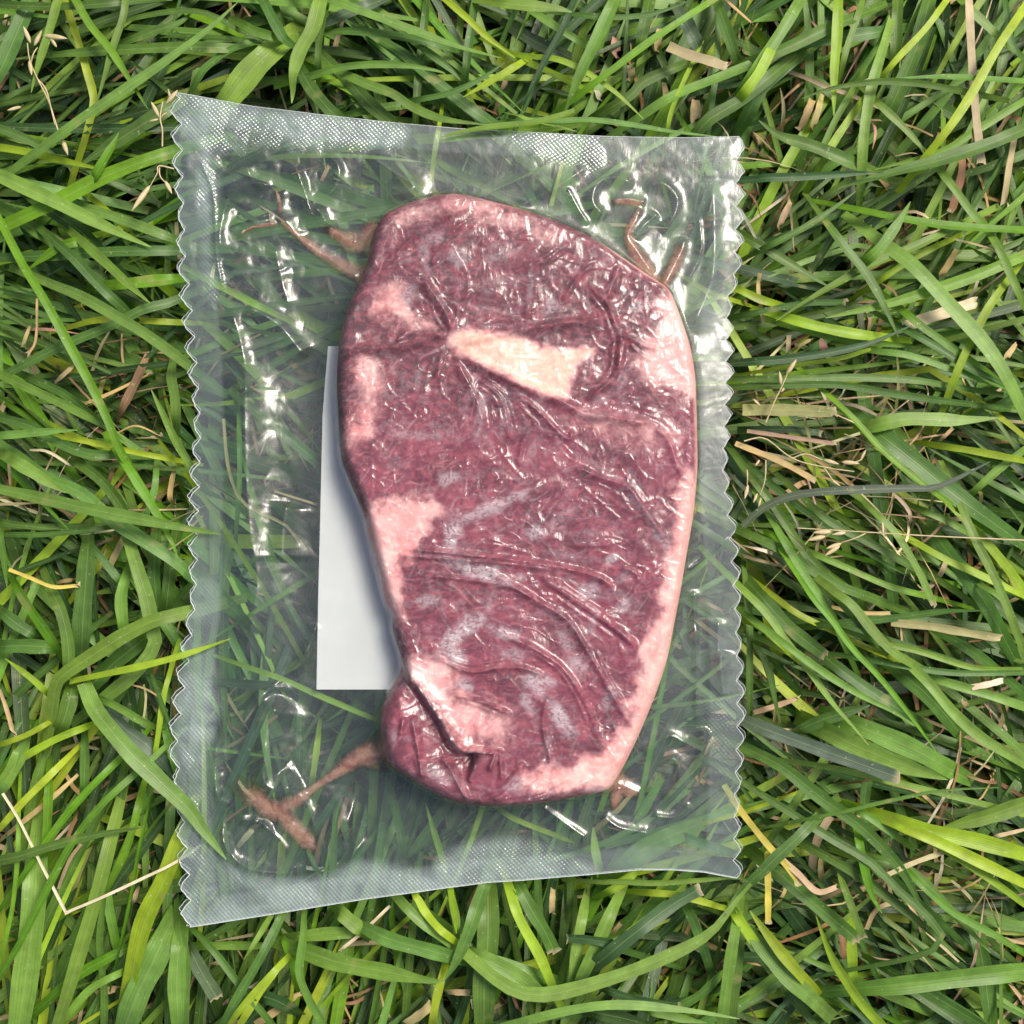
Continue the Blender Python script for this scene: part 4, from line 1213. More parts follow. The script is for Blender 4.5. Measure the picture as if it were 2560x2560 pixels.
BL['B1']=[('l',9,120,[(1260,430),(1450,520),(1700,590),(1880,640)],'n'),('l',8,110,[(1080,310),(1180,400),(1280,470)],'n'),('l',9,140,[(860,600),(1100,680),(1400,740),(1700,800),(1830,810)],'p'),
('g',9,70,[(690,380),(560,640),(420,880),(300,1100)],'n'),('l',9,45,[(620,370),(530,520),(440,660)],'p'),('l',10,70,[(850,450),(830,650),(830,780),(900,950),(1000,1120)],'n'),
('g',8,55,[(100,460),(250,620),(400,820),(550,1000),(640,1110)],'n'),('w',8,110,[(70,590),(150,750),(260,930)],'c'),('b',9,55,[(720,670),(550,850),(330,1110)],'n'),('l',8,110,[(0,430),(30,700),(20,1100)],'n'),
('v',7,70,[(690,470),(760,620),(800,800)],'n'),('l',6,100,[(740,510),(1000,480),(1250,470)],'n'),('l',5,70,[(80,565),(350,560),(600,560)],'n'),('l',8,45,[(960,320),(970,430),(960,530)],'p'),
('l',8,80,[(1510,240),(1640,380),(1780,480),(1890,570)],'n'),('b',9,60,[(1620,210),(1700,370),(1880,520)],'n'),('l',8,60,[(1850,160),(1900,330),(1910,490)],'n'),('b',6,50,[(1190,830),(1090,970),(1020,1090)],'n'),
('b',7,65,[(1830,700),(1770,930),(1740,1110)],'n'),('d',6,110,[(540,900),(680,950),(800,1020)],'n')]
BL['D']=[('l',7,190,[(260,800),(230,1200),(180,1600),(130,1960)],'n'),('l',9,110,[(790,560),(680,1000),(550,1450),(400,1932)],'n'),('g',10,75,[(-30,810),(150,770),(400,690),(700,620),(990,575)],'p'),
('v',10,55,[(1030,120),(700,420),(500,680),(300,1050),(150,1350),(0,1600)],'n'),('v',9,60,[(830,100),(600,330),(400,570),(150,930)],'n'),('b',9,150,[(1250,650),(1130,950),(1010,1200),(940,1450),(900,1650)],'n'),
('l',8,200,[(1150,1300),(1060,1500),(960,1700),(870,1932)],'n'),('v',8,45,[(1000,560),(950,800),(900,1100),(820,1450)],'n'),('l',8,130,[(1250,1300),(1220,1600),(1230,1932)],'n'),
('v',9,35,[(130,500),(120,800),(90,1100),(50,1300),(0,1520)],'n'),('v',7,70,[(340,200),(330,500),(310,800)],'n'),('b',8,55,[(440,120),(300,260),(150,410),(0,580)],'n'),
('v',6,80,[(930,1380),(700,1500),(500,1620),(300,1800)],'n'),('l',8,60,[(870,1560),(640,1680),(500,1830),(420,1932)],'n'),('b',8,60,[(1660,1930),(1800,1700),(1932,1520)],'n'),
('g',6,90,[(860,150),(820,450),(780,700)],'n'),('v',6,60,[(980,330),(880,700),(740,1000)],'n'),('l',5,75,[(720,1060),(690,1350),(720,1700),(720,1932)],'n'),('l',8,110,[(170,0),(100,150),(0,320)],'n')]
BL['L3']=[('b',8,80,[(850,830),(600,930),(400,1030),(150,1180)],'n'),('b',8,60,[(520,770),(250,920),(-30,1020)],'n'),('l',8,90,[(250,960),(150,1150),(60,1350),(0,1530)],'n'),
('l',8,90,[(960,560),(1150,650),(1350,770),(1480,830)],'n'),('w',6,140,[(1010,650),(1200,850),(1400,1000),(1600,1200)],'n'),('g',8,170,[(700,450),(640,700),(580,870)],'n'),
('g',8,50,[(1450,290),(1560,600),(1650,850),(1690,1050)],'p'),('b',7,60,[(1660,250),(1580,550),(1530,900),(1490,1150)],'n'),('l',6,80,[(1580,800),(1640,1050),(1700,1250)],'n'),
('g',5,100,[(820,880),(820,1150),(810,1500)],'n'),('b',9,70,[(460,520),(350,410),(200,290),(50,180)],'p'),
('l',11,185,[(820,410),(900,640),(1050,850),(1250,1080),(1500,1320),(1700,1520),(1820,1650),(1950,1840),(2184,2126)],'p')]
BL['L2']=[('l',11,110,[(-40,225),(300,300),(700,390),(1100,470),(1450,540),(1770,597)],'p'),('b',11,60,[(570,1780),(1000,1690),(1300,1620),(1600,1530),(1850,1440)],'p'),
('l',10,130,[(430,1932),(450,1800),(550,1700),(750,1570),(1000,1410),(1250,1290),(1500,1230),(1580,1210)],'n'),('l',8,130,[(1040,650),(1100,850),(1180,1100),(1230,1350),(1250,1480),(1180,1600),(1050,1750),(900,1870)],'n'),
('l',8,120,[(150,-20),(400,160),(650,260),(900,480),(1150,640),(1400,810),(1560,950)],'n'),('l',9,110,[(100,0),(300,120),(530,265)],'p'),('v',9,80,[(990,0),(1100,170),(1200,330),(1300,500),(1400,700),(1430,790)],'p'),
('g',7,180,[(710,700),(690,1000),(670,1250),(660,1500)],'n'),('g',7,110,[(420,1060),(500,1250),(550,1500),(550,1750)],'n'),('v',6,110,[(100,950),(200,1130),(350,1350),(470,1530)],'n'),
('g',7,60,[(-20,500),(250,535),(540,560)],'p'),('g',8,50,[(20,600),(350,600),(650,570),(900,540)],'n'),('g',6,100,[(600,0),(800,150),(950,330),(1060,530)],'n'),('l',6,110,[(1030,900),(980,1100),(990,1300),(1000,1380)],'n'),
('g',5,70,[(700,650),(850,830),(1000,1020)],'n'),('g',9,60,[(0,560),(30,800),(60,1040)],'p'),('g',6,130,[(-20,1500),(200,1495),(450,1510)],'n'),('l',6,60,[(1260,60),(1240,250),(1160,500)],'n'),
('g',5,70,[(780,1060),(870,1180),(950,1260)],'n'),('g',4,110,[(1260,560),(1240,900),(1270,1200)],'n'),('g',4,120,[(1420,600),(1370,900),(1340,1200)],'n'),('g',5,160,[(1150,1450),(900,1650),(700,1850)],'n'),
('g',5,110,[(0,1210),(150,1330),(300,1420)],'n')]
BL['L1']=[('v',10,80,[(70,-20),(200,230),(350,470),(550,830),(750,1200),(880,1480),(960,1680),(1110,1932)],'n'),('l',10,100,[(430,360),(650,450),(900,590),(1150,740),(1350,880),(1520,1010)],'n'),
('g',7,90,[(-20,1120),(300,950),(600,810),(900,690),(1150,560),(1350,510),(1450,470)],'n'),('g',9,90,[(430,0),(620,170),(800,370),(980,540)],'n'),('l',9,90,[(650,0),(850,180),(1050,370),(1210,510)],'p'),
('l',8,80,[(100,1130),(400,1270),(700,1420),(900,1540),(1030,1650)],'p'),('l',9,70,[(-20,1575),(200,1560),(400,1540),(620,1530)],'p'),('b',7,55,[(480,1580),(800,1640),(1100,1710),(1370,1760)],'n'),
('g',7,90,[(0,1430),(250,1500),(450,1620),(700,1720),(950,1730)],'n'),('l',8,80,[(1570,1860),(1480,1720),(1400,1580),(1300,1370),(1215,1200)],'p'),('l',7,110,[(1390,980),(1380,1100),(1410,1280),(1420,1500)],'n'),
('b',7,45,[(1510,750),(1440,860),(1390,980)],'n'),('g',6,90,[(200,1090),(500,1230),(750,1420)],'n'),('v',6,110,[(880,370),(1150,340),(1470,310)],'n'),('b',5,60,[(600,690),(750,650),(900,640),(1480,665)],'n'),
('g',8,60,[(0,730),(80,860),(150,970)],'p'),('g',5,60,[(490,500),(500,650),(490,780)],'n'),('d',3,60,[(740,1100),(950,1020),(1200,900)],'n')]
BL['Z5']=[('l',7,40,[(545,200),(550,500),(530,850)],'n'),('g',7,90,[(640,60),(900,270),(1130,470)],'n'),('g',7,120,[(300,1220),(430,1370),(580,1520)],'n')]
BL['Z6']=[('b',8,38,[(500,170),(700,240),(900,330),(1230,470)],'n'),('b',8,42,[(910,560),(890,720),(870,860)],'n'),('b',8,45,[(1690,1420),(1620,1200),(1555,985)],'p'),('g',7,60,[(810,340),(800,560),(790,800)],'n'),
('g',6,60,[(1340,900),(1390,1100),(1420,1280)],'n')]
BL['Z1']=[('b',8,48,[(290,1180),(500,1290),(720,1400)],'n'),('b',8,50,[(310,1450),(420,1390),(520,1330)],'n'),('b',7,32,[(1740,240),(1705,450),(1680,680)],'n')]
BL['Z2']=[('b',7,32,[(1385,-40),(1365,180),(1360,360)],'n'),('g',7,75,[(470,620),(640,560),(820,530)],'n'),('b',7,40,[(1490,960),(1620,1040),(1800,1100)],'n')]
BL['Z7']=[('b',7,36,[(330,1120),(450,1200),(700,1300)],'n'),('l',8,130,[(1480,1270),(1270,1360),(1080,1500)],'n'),('g',7,70,[(1430,1300),(1580,1350),(1740,1400)],'n'),('b',7,60,[(960,1500),(935,1380),(925,1250)],'p')]
''')

wid_prof = {'p': lambda t: (0.80 + 0.20 * np.sin(math.pi * np.clip(t * 1.2, 0, 1))) * np.clip((1 - t) / 0.30, 0, 1) ** 0.62 + 0.0,
            'n': lambda t: 0.30 + 0.70 * np.sin(math.pi * np.clip(t * 0.92 + 0.04, 0, 1)) ** 0.40,
            'c': lambda t: 0.94 + 0.06 * np.sin(math.pi * t)}


def blade_mesh(name, fr, ck, lev, w, pts, end, mat, seg=24, wob=1.0, droop=0.009):
    sc = FR[fr][2] / 1932.0 * PX
    zl = 0.012 + lev * 0.0036 + rng.uniform(-0.0012, 0.0012)
    if lev >= 11:
        zl = Z0 + 0.0050
    pn = nat(fr, pts)
    Ln = np.linalg.norm(np.diff(pn, axis=0), axis=1).sum()
    ext = min(0.30 * Ln, 130.0)
    e0 = e1 = 0.0
    if droop > 0.005 and lev < 11:
        dv = (pn[0] - pn[1]) / np.linalg.norm(pn[0] - pn[1])
        pn = np.vstack([pn[0] + dv * ext, pn])
        e0 = ext / Ln
        if end == 'n':
            dv = (pn[-1] - pn[-2]) / np.linalg.norm(pn[-1] - pn[-2])
            pn = np.vstack([pn, pn[-1] + dv * ext])
            e1 = ext / Ln
    px = spline(pn, seg)
    t = np.linspace(0, 1, seg)
    z = zl + 0.0015 * np.sin(math.pi * t) - (droop + 0.008 * (e0 > 0)) * np.clip(1 - t / 0.32, 0, 1) ** 1.6 + rng.uniform(-0.0015, 0.0015) * (t - 0.5)
    if end == 'n':
        z = z - 0.016 * np.clip((t - 0.70) / 0.30, 0, 1) ** 1.6
    Q = np.column_stack([at(px, z), z])
    if lev < 11:
        Q = press(Q)
    else:
        d = sdf(Q[:, :2], OUT)
        Q[:, 2] = np.where(d < 0.004, Z0 + 0.0042, Q[:, 2])
        Q[:, 2] = np.convolve(np.pad(Q[:, 2], 2, 'edge'), np.ones(5) / 5, 'valid')
    wd = 0.92 * w * sc * wid_prof[end](t)
    wd *= 1 + 0.06 * np.sin(t * 17 + rng.uniform(0, 6))
    roll = np.radians(rng.normal(0, 11) * wob + rng.normal(0, 8) * wob * (t - 0.5) * 2)
    base = np.array(CC[ck]) * rng.uniform(0.82, 1.18) * np.array([rng.uniform(0.88, 1.12), 1.0, rng.uniform(0.8, 1.25)])
    tip = (0.55, 0.46, 0.28) if end == 'c' else (tuple(base * 1.2 + 0.06) if end == 'p' else None)
    V, F, uv, c = ribbon(Q, np.maximum(wd, 0.0002), roll, rng.uniform(0.06, 0.30), 5, base, tip, base * 1.15 + np.array([0.05, 0.045, 0.01]))
    if end == 'c':   # ragged cut end
        V[-5:] += np.column_stack([rng.normal(0, 0.0006, 5), rng.normal(0, 0.0006, 5), np.zeros(5)])
    return mesh_np(name, V, F, mat, cols=c, uv=uv)


def blade_size(fr, ck, lev, w, pts, end):
    q = nat(fr, pts)
    return np.linalg.norm(np.diff(q, axis=0), axis=1).sum() * w * FR[fr][2] / 1932.0 * (0.5 + 0.1 * lev)


ALL_BLADES = sorted([(fr,) + b for fr, lst in BL.items() for b in lst], key=lambda b: -blade_size(*b))
for fr, ck, lev, w, pts, end in ALL_BLADES[:300]:       # the 300 that show largest
    link('grass_blade', blade_mesh('grass_blade', fr, ck, lev, w, pts, end, M_LEAF), ground)

# straw that lies in the lawn (parts of it)
STRAW = [('B', 's', 4, 60, [(470, 690), (430, 800), (390, 900)]), ('B', 's', 4, 55, [(540, 650), (500, 800), (450, 940)]), ('B', 'r', 4, 60, [(1500, 1060), (1500, 1200), (1430, 1470)]),
         ('B', 's', 5, 45, [(1870, 930), (1830, 1150), (1790, 1420)]), ('B', 's', 3, 55, [(320, 1390), (270, 1490), (220, 1610)]), ('B', 's', 3, 40, [(1700, 1000), (1850, 760)]),
         ('T2', 'k', 3, 75, [(795, 260), (800, 340), (810, 410)]), ('T2', 's', 3, 60, [(1100, 200), (1090, 300), (1085, 380)]), ('T2', 's', 2, 60, [(900, 450), (910, 540)]),
         ('T2', 's', 2, 90, [(1350, 690), (1350, 780), (1340, 880)]), ('T2', 's', 3, 50, [(1130, 570), (1150, 680), (1160, 800)]), ('T2', 's', 4, 22, [(1560, 0), (1660, 90), (1750, 170)]),
         ('T2', 'p', 2, 45, [(660, 610), (680, 660), (700, 710)]), ('L1', 'r', 4, 85, [(1190, 920), (1100, 1130), (1000, 1330), (920, 1500)]), ('L1', 's', 6, 24, [(300, 470), (290, 800), (220, 930)]),
         ('L1', 's', 6, 34, [(240, 690), (180, 860)]), ('L1', 's', 4, 34, [(680, 1320), (900, 1230), (1230, 1070)]), ('L1', 'p', 7, 26, [(240, 1690), (400, 1710), (660, 1880)]),
         ('L1', 's', 6, 16, [(950, 1550), (1100, 1495), (1300, 1580)]), ('L1', 's', 6, 28, [(50, 1700), (70, 1800), (95, 2100)]), ('L1', 's', 3, 40, [(440, 1150), (560, 1040), (620, 980)]),
         ('L2', 's', 4, 50, [(1410, 40), (1370, 300), (1450, 380)]), ('L2', 's', 3, 60, [(1000, 620), (920, 780), (880, 860)]), ('L2', 's', 3, 35, [(450, 990), (540, 970), (640, 960)]),
         ('L2', 'r', 3, 40, [(870, 200), (900, 100), (930, 0)]), ('L3', 's', 6, 50, [(0, 480), (60, 650), (130, 900)]), ('L3', 'p', 5, 25, [(1390, 430), (1410, 560), (1390, 760)]),
         ('L3', 's', 6, 20, [(1220, 420), (1400, 470), (1540, 550)]), ('D', 's', 5, 40, [(540, 210), (350, 380), (130, 560), (-20, 680)]), ('D', 's', 4, 30, [(560, 690), (480, 800), (400, 1000)]),
         ('D', 's', 3, 40, [(960, 980), (930, 1060), (900, 1120)]), ('D', 's', 3, 60, [(660, 1720), (780, 1690), (870, 1670)]), ('D', 's', 4, 50, [(-20, 1900), (150, 1840), (300, 1800)]),
         ('B1', 'p', 6, 26, [(1450, 290), (1250, 480), (1100, 600)]), ('B1', 's', 3, 40, [(1070, 560), (1250, 545), (1400, 540)]), ('B1', 's', 4, 60, [(520, 1110), (680, 1000), (830, 880)]),
         ('B1', 's', 3, 40, [(200, 700), (320, 670)]), ('B2', 's', 5, 40, [(680, 150), (675, 300)]), ('B2', 's', 5, 45, [(40, 770), (190, 775)]), ('B2', 's', 3, 30, [(1030, 430), (1110, 340)]),
         ('B1', 's', 4, 70, [(1560, 1100), (1680, 1020), (1740, 960)]), ('E', 's', 4, 60, [(700, 610), (620, 760), (580, 960)]), ('E', 's', 4, 35, [(930, 1330), (1000, 1200), (1170, 1140)]),
         ('E', 's', 5, 30, [(1960, 690), (1750, 740), (1680, 760)]), ('E', 's', 4, 25, [(1030, 400), (1250, 450), (1420, 600)]), ('E', 'r', 3, 55, [(770, 1340), (800, 1560)]), ('E', 's', 4, 40, [(640, 880), (640, 1040)]),
         ('E', 's', 3, 30, [(820, 1110), (960, 1040), (1060, 1010)]), ('R1', 's', 5, 30, [(160, 330), (150, 450), (190, 670)]), ('R1', 's', 3, 35, [(355, 740), (350, 850)]), ('R1', 's', 4, 25, [(370, 850), (510, 770)]),
         ('R1', 'k', 3, 60, [(580, 770), (590, 850)]), ('R1', 's', 4, 50, [(1480, 170), (1420, 280), (1340, 390)]), ('R1', 's', 3, 50, [(1880, 800), (1820, 880), (1780, 940)]), ('R1', 's', 3, 40, [(1700, 1180), (1800, 1080)]),
         ('R2', 's', 4, 40, [(120, 890), (280, 840), (420, 790)]), ('R2', 's', 5, 30, [(640, 180), (830, 220), (1030, 225)]), ('R2', 's', 3, 40, [(1520, 800), (1550, 850)]), ('R2', 's', 5, 18, [(760, 1170), (840, 1130)]),
         ('R2', 's', 4, 18, [(820, 760), (825, 940)]), ('C', 's', 4, 40, [(1400, 1380), (1340, 1500), (1220, 1620)]), ('C', 's', 3, 50, [(170, 900), (290, 920), (400, 850), (490, 850)]), ('C', 's', 3, 30, [(1350, 560), (1440, 470)]),
         ('Z5', 's', 8, 28, [(440, 130), (470, 450), (550, 680), (700, 780), (880, 870), (1000, 1040)]), ('Z5', 's', 7, 18, [(790, 630), (950, 680), (1110, 730)]), ('Z6', 's', 7, 40, [(420, 1250), (480, 1180), (540, 1110)])]
for fr, ck, lev, w, pts in STRAW:
    link('dry_stem', blade_mesh('dry_stem', fr, ck, lev, w, pts, 'c' if rng.random() < 0.6 else 'n', M_DRY, 12, 1.5, 0.002), ground)

# ------------------------------------------------------------------ loose dry clippings, each a thing
CLIP = [
    ('T2', 's', 8, 80, [(1160, 320), (1300, 380), (1440, 420), (1560, 465)], 'flat tan and brown mottled straw lying across blades above the pouch', 'straw'),
    ('R1', 'p', 8, 88, [(1120, 690), (1350, 610), (1620, 520)], 'broad pale straw piece right of the pouch, crossed by a long green blade', 'straw'),
    ('C', 'm', 9, 88, [(-10, 345), (300, 345), (630, 360)], 'wide yellowing cut blade pointing right from the right edge of the pouch', 'clipping'),
    ('C', 's', 9, 45, [(-60, 575), (250, 700), (490, 830)], 'thin tan straw slanting down right beneath the yellowing cut blade', 'straw'),
    ('C', 'k', 9, 32, [(20, 490), (300, 530), (640, 580)], 'slim pinkish dry stem between the yellowing cut blade and the tan straw', 'straw'),
    ('C', 'q', 11, 62, [(-10, 1150), (150, 1010), (400, 925), (800, 895), (1150, 885), (1350, 870), (1700, 700)], 'long dark grey curved blade sweeping right from the pouch edge', 'clipping'),
    ('R2', 'm', 9, 60, [(1040, 285), (1300, 310), (1500, 345), (1770, 390)], 'yellow-green split dry blade with frayed end at lower right of the pouch', 'clipping'),
    ('R2', 'p', 8, 46, [(1580, 720), (1690, 700), (1800, 670)], 'short pale straw stub near the right border of the picture', 'straw'),
    ('E', 'w', 10, 95, [(120, -5), (400, 100), (700, 210), (950, 300), (1150, 372)], 'worn grey-green flat blade touching the lower right pouch edge', 'clipping'),
    ('E', 'y', 10, 44, [(40, 430), (150, 600), (300, 790), (400, 900), (510, 1040)], 'yellow straw slanting out from under the lower right pouch corner', 'straw'),
    ('E', 'y', 9, 44, [(300, 850), (305, 1080), (305, 1290)], 'short upright yellow straw below the lower right pouch corner', 'straw'),
    ('E', 's', 10, 42, [(390, 880), (500, 980), (620, 1090), (750, 1060)], 'kinked light brown straw right of the short upright yellow straw', 'straw'),
    ('E', 'p', 9, 36, [(1060, 985), (1250, 900), (1480, 820)], 'pale straight straw below the bright yellow-green sheaf at lower right', 'straw'),
    ('D', 'p', 10, 22, [(20, 340), (130, 520), (270, 800), (455, 1160), (457, 1162), (700, 1060), (1000, 920), (1270, 790), (1380, 700)], 'pale straw bent into a V beside the lower left pouch corner', 'straw'),
    ('L2', 'y', 8, 34, [(70, 880), (250, 950), (430, 1020), (630, 1010)], 'bright yellow thin straw at the left border below the pouch middle', 'straw'),
    ('B', 's', 8, 66, [(1550, -20), (1570, 400), (1600, 800), (1640, 1130)], 'long upright tan straw in the upper right corner of the picture', 'straw'),
]
for fr, ck, lev, w, pts, lab, cat in CLIP:
    seg = 36 if len(pts) > 7 else 20
    o = link('dry_straw' if cat == 'straw' else 'grass_clipping', blade_mesh('clipping', fr, ck, lev, w, pts, 'p' if ck == 'q' else 'c', M_LEAF if ck in 'wq' else M_DRY, seg, 0.5, 0.0))
    tag(o, lab, cat, 'loose dry straw and clippings on the lawn')

# ------------------------------------------------------------------ seed heads
def spikelet_mesh(c, direction, L, wd):
    n, s = 9, 6
    d = np.array(direction, float)
    d /= np.linalg.norm(d)
    a = np.cross(d, [0, 0, 1.0])
    a /= max(np.linalg.norm(a), 1e-9)
    b = np.cross(a, d)
    V = []
    for i in range(n):
        t = i / (n - 1)
        r = wd * (math.sin(math.pi * t ** 0.8) ** 0.8 if 0 < t < 1 else 0.02) + 0.00005
        for j in range(s):
            th = 2 * math.pi * j / s
            V.append(np.array(c) + d * L * t + r * (math.cos(th) * a + 0.6 * math.sin(th) * b))
    F = []
    for i in range(n - 1):
        for j in range(s):
            k = (j + 1) % s
            F.append((i * s + j, i * s + k, (i + 1) * s + k, (i + 1) * s + j))
    return mesh_np('spikelet', V, F, M_SEED)


SEEDS = [
    ('A', 8, [[(400, 900), (340, 700), (270, 560), (210, 420), (190, 300)], [(255, 540), (330, 640), (380, 860)], [(215, 430), (260, 330)]],
     [(215, 300, 170, 190), (240, 320, 300, 220), (395, 330, 350, 260), (300, 250, 480, 280), (150, 740, 60, 770), (430, 960, 480, 1080), (205, 420, 230, 530)],
     'dry tan seed head among green blades in the upper left corner'),
    ('A', 10.6, [[(1120, 1010), (1125, 900), (1110, 820), (1125, 700)], [(1110, 820), (1150, 780)]],
     [(1100, 810, 1050, 710), (1095, 825, 1035, 845), (1150, 720, 1235, 630), (1180, 690, 1165, 620)], 'small seed head touching the upper left tip of the pouch'),
    ('A', 9.5, [[(1200, 1165), (1100, 1150), (1090, 1200), (1040, 1280)], [(1100, 1150), (1110, 1220), (1150, 1270)]],
     [(1040, 1280, 920, 1470), (1140, 1250, 1195, 1345)], 'drooping seed head left of the upper pouch edge'),
    ('R1', 10.5, [[(200, 1330), (260, 1180), (310, 1080), (345, 1000)]], [(335, 1010, 400, 910), (300, 1080, 285, 990), (320, 1100, 300, 1130)],
     'small green seed stalk right of the pouch near the long pair of blades'),
    ('C', 10.5, [[(1960, 1245), (1300, 1215), (800, 1185), (370, 1160)], [(840, 1195), (760, 1230), (670, 1260)], [(600, 1170), (520, 1200)]],
     [(700, 1190, 600, 1205), (600, 1185, 470, 1190), (560, 1215, 430, 1245), (670, 1265, 560, 1300), (660, 1280, 550, 1350), (950, 1120, 955, 1200)],
     'straw coloured seed stalk running in from the right border'),
    ('C', 10, [[(0, 560), (140, 540), (330, 680), (550, 740), (760, 770)], [(330, 680), (420, 650), (540, 690)], [(550, 740), (600, 820), (640, 860)], [(690, 720), (800, 690), (825, 630)]],
     [(545, 690, 650, 720), (670, 705, 790, 715), (800, 690, 835, 620), (600, 830, 660, 870), (60, 270, 110, 320)], 'fine branching seed head right of the pouch beside the pinkish stem'),
    ('C', 10, [[(150, 690), (140, 830), (110, 930)], [(20, 760), (20, 860)]], [(90, 920, 60, 985), (115, 950, 95, 1015), (25, 860, 0, 960), (105, 690, 75, 730)],
     'pale green hanging spikelets just right of the pouch edge above the grey blade'),
]
for fr, lev, stems, spk, lab in SEEDS:
    root = bpy.data.objects.new('grass_seed_head', None)
    COL.objects.link(root)
    zz = 0.012 + lev * 0.0036
    sc = FR[fr][2] / 1932.0 * PX
    b0 = at(nat(fr, stems[0][:1]), zz)[0]
    root.location = (b0[0], b0[1], zz)
    off = np.array([b0[0], b0[1], zz])
    tag(root, lab, 'seed head', 'grass seed heads')
    for st in stems:
        n = 16
        q = spline(at(nat(fr, st), zz), n)
        line = np.column_stack([q, zz + 0.001 * np.sin(np.linspace(0, 3, n))]) - off
        tube('stem', line, np.linspace(0.00030, 0.0002, n), M_SEED, root)
    for x0, y0, x1, y1 in spk:
        a, b = at(nat(fr, [(x0, y0), (x1, y1)]), zz)
        L = np.linalg.norm(b - a)
        me = spikelet_mesh(np.array([a[0], a[1], zz + 0.0006]) - off, (b[0] - a[0], b[1] - a[1], 0.15 * L), L, max(0.0004, min(0.0010, L * 0.13)))
        link('spikelet', me, root)

# ------------------------------------------------------------------ the mass of grass below, uncountable
DIRS = [  # x, y (photograph pixels), main leaning angle in degrees (image up = 90)
    (250, 250, 30), (100, 900, -25), (250, 1300, -30), (200, 1600, 80), (200, 2300, 70), (700, 2450, 60), (1300, 2450, 75), (1700, 2400, 35),
    (2250, 2300, -38), (2250, 1700, -42), (2250, 1200, -35), (2200, 800, 15), (2300, 300, 60), (1600, 150, 62), (1000, 150, -38), (1280, 1280, 50)]
DA = np.array(DIRS, float)
DP = at(DA[:, :2], 0.03)


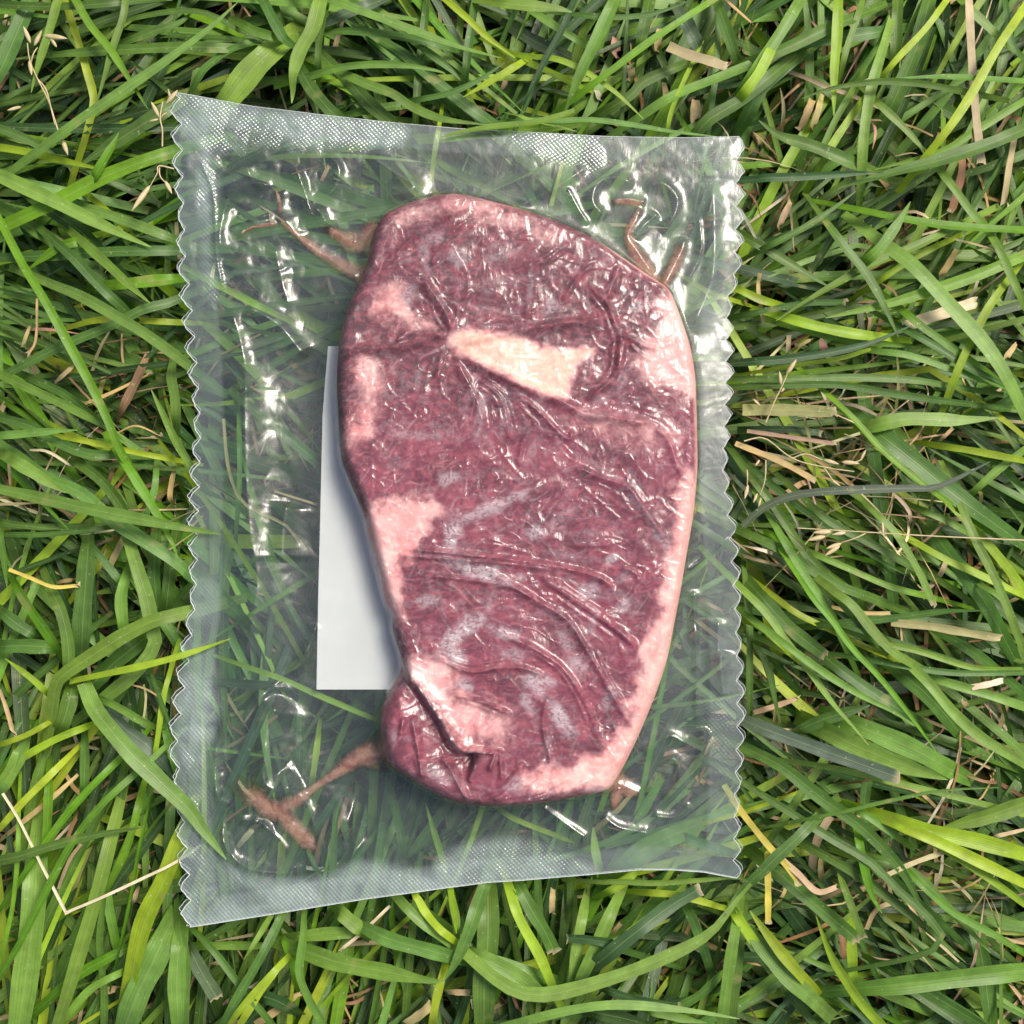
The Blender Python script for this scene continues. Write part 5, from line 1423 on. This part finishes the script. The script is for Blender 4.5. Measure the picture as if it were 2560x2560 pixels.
def mass(name, count, half, zr, Lr, Wr, seg, cols, probs, mat, spread=32, hole=None, rollsd=24, anyangle=0.25, ctr=(0.0, 0.0)):
    Vs, Fs, Us, Cs = [], [], [], []
    base = 0
    cxy = rng.uniform(-half, half, (count, 2)) + np.array(ctr)
    if hole:
        cxy = cxy[(np.abs(cxy) > hole).any(1)]
    d2 = ((cxy[:, None] - DP[None]) ** 2).sum(-1)
    wgt = 1 / (d2 + 0.0009) ** 2
    th2 = np.radians(DA[:, 2]) * 2
    ang = 0.5 * np.arctan2((wgt * np.sin(th2)).sum(1), (wgt * np.cos(th2)).sum(1))
    allQ = []
    meta = []
    for i in range(len(cxy)):
        a = ang[i] + math.radians(rng.normal(0, spread)) + (math.pi if rng.random() < 0.5 else 0)
        if rng.random() < anyangle:
            a = rng.uniform(0, 2 * math.pi)
        L = rng.uniform(*Lr)
        w = rng.uniform(*Wr)
        z1 = rng.uniform(*zr)
        t = np.linspace(0, 1, seg)
        bend = rng.normal(0, 0.22)
        th = a + bend * (t - 0.5) + (rng.normal(0, 0.5) * (t > rng.uniform(0.3, 0.7)) if rng.random() < 0.12 else 0)
        step = L / (seg - 1)
        x = np.r_[0, np.cumsum(np.cos(th[:-1]) * step)]
        y = np.r_[0, np.cumsum(np.sin(th[:-1]) * step)]
        x += cxy[i, 0] - x[seg // 2]
        y += cxy[i, 1] - y[seg // 2]
        z = z1 * (np.sin(np.clip(t * 1.25, 0, 1) * math.pi / 2) ** 0.8) - rng.uniform(0, 0.010) * np.clip(t - 0.6, 0, 1) * 2.5
        z = np.maximum(z, 0.001)
        allQ.append(np.column_stack([x, y, z]))
        meta.append((w, t))
    Q = press(np.vstack(allQ)).reshape(len(allQ), seg, 3)
    for i in range(len(allQ)):
        w, t = meta[i]
        wd = w * wid_prof['p' if rng.random() < 0.7 else 'n'](t)
        ck = rng.choice(cols, p=probs)
        c = np.array(CC[ck]) * rng.uniform(0.75, 1.2) * np.array([rng.uniform(0.85, 1.15), 1, rng.uniform(0.8, 1.25)])
        V, F, uv, cc = ribbon(Q[i], np.maximum(wd, 0.0002), np.radians(rng.normal(0, rollsd)) * np.ones(seg), rng.uniform(0.05, 0.35), 3, c, None, c * 1.1 + np.array([0.05, 0.04, 0.01]))
        Vs.append(V)
        Fs.append(F + base)
        Us.append(uv)
        Cs.append(cc)
        base += len(V)
    o = link(name, mesh_np(name, np.vstack(Vs), np.vstack(Fs), mat, cols=np.vstack(Cs), uv=np.vstack(Us)), ground)
    o['kind'] = 'stuff'
    return o


mass('grass_undergrowth', 2300, 0.26, (0.003, 0.021), (0.07, 0.17), (0.002, 0.0060), 9, list('gdlvbw'), [.42, .26, .17, .08, .04, .03], M_LEAF, 26, None, 24, 0.2)
mass('fine_grass', 800, 0.25, (0.018, 0.031), (0.08, 0.17), (0.0016, 0.0042), 10, list('gdlvb'), [.40, .18, .24, .10, .08], M_LEAF, 20, None, 18, 0.12)
mass('grass_thatch', 3600, 0.26, (0.002, 0.020), (0.010, 0.055), (0.0006, 0.0022), 6, list('srpkm'), [.32, .36, .12, .11, .09], M_DRY, 60, None, 40, 0.7)
mass('grass_beyond', 8000, 0.65, (0.012, 0.046), (0.07, 0.17), (0.0035, 0.009), 6, list('gdlvb'), [.40, .20, .22, .10, .08], M_LEAF, 40, 0.285)
mass('straw_tangle', 90, 0.035, (0.022, 0.042), (0.018, 0.06), (0.0004, 0.0014), 8, list('spkm'), [.45, .30, .10, .15], M_DRY, 60, None, 30, 0.6, (0.118, 0.016))
mass('straw_tangle', 70, 0.05, (0.018, 0.038), (0.018, 0.06), (0.0004, 0.0016), 8, list('spkr'), [.45, .25, .10, .20], M_DRY, 60, None, 30, 0.6, (0.135, -0.115))
mass('straw_tangle', 60, 0.05, (0.014, 0.034), (0.018, 0.06), (0.0004, 0.0016), 8, list('spkr'), [.45, .25, .10, .20], M_DRY, 60, None, 30, 0.6, (0.125, 0.13))
mass('straw_tangle', 50, 0.05, (0.014, 0.032), (0.018, 0.06), (0.0004, 0.0016), 8, list('spkr'), [.40, .20, .10, .30], M_DRY, 60, None, 30, 0.6, (-0.14, 0.03))
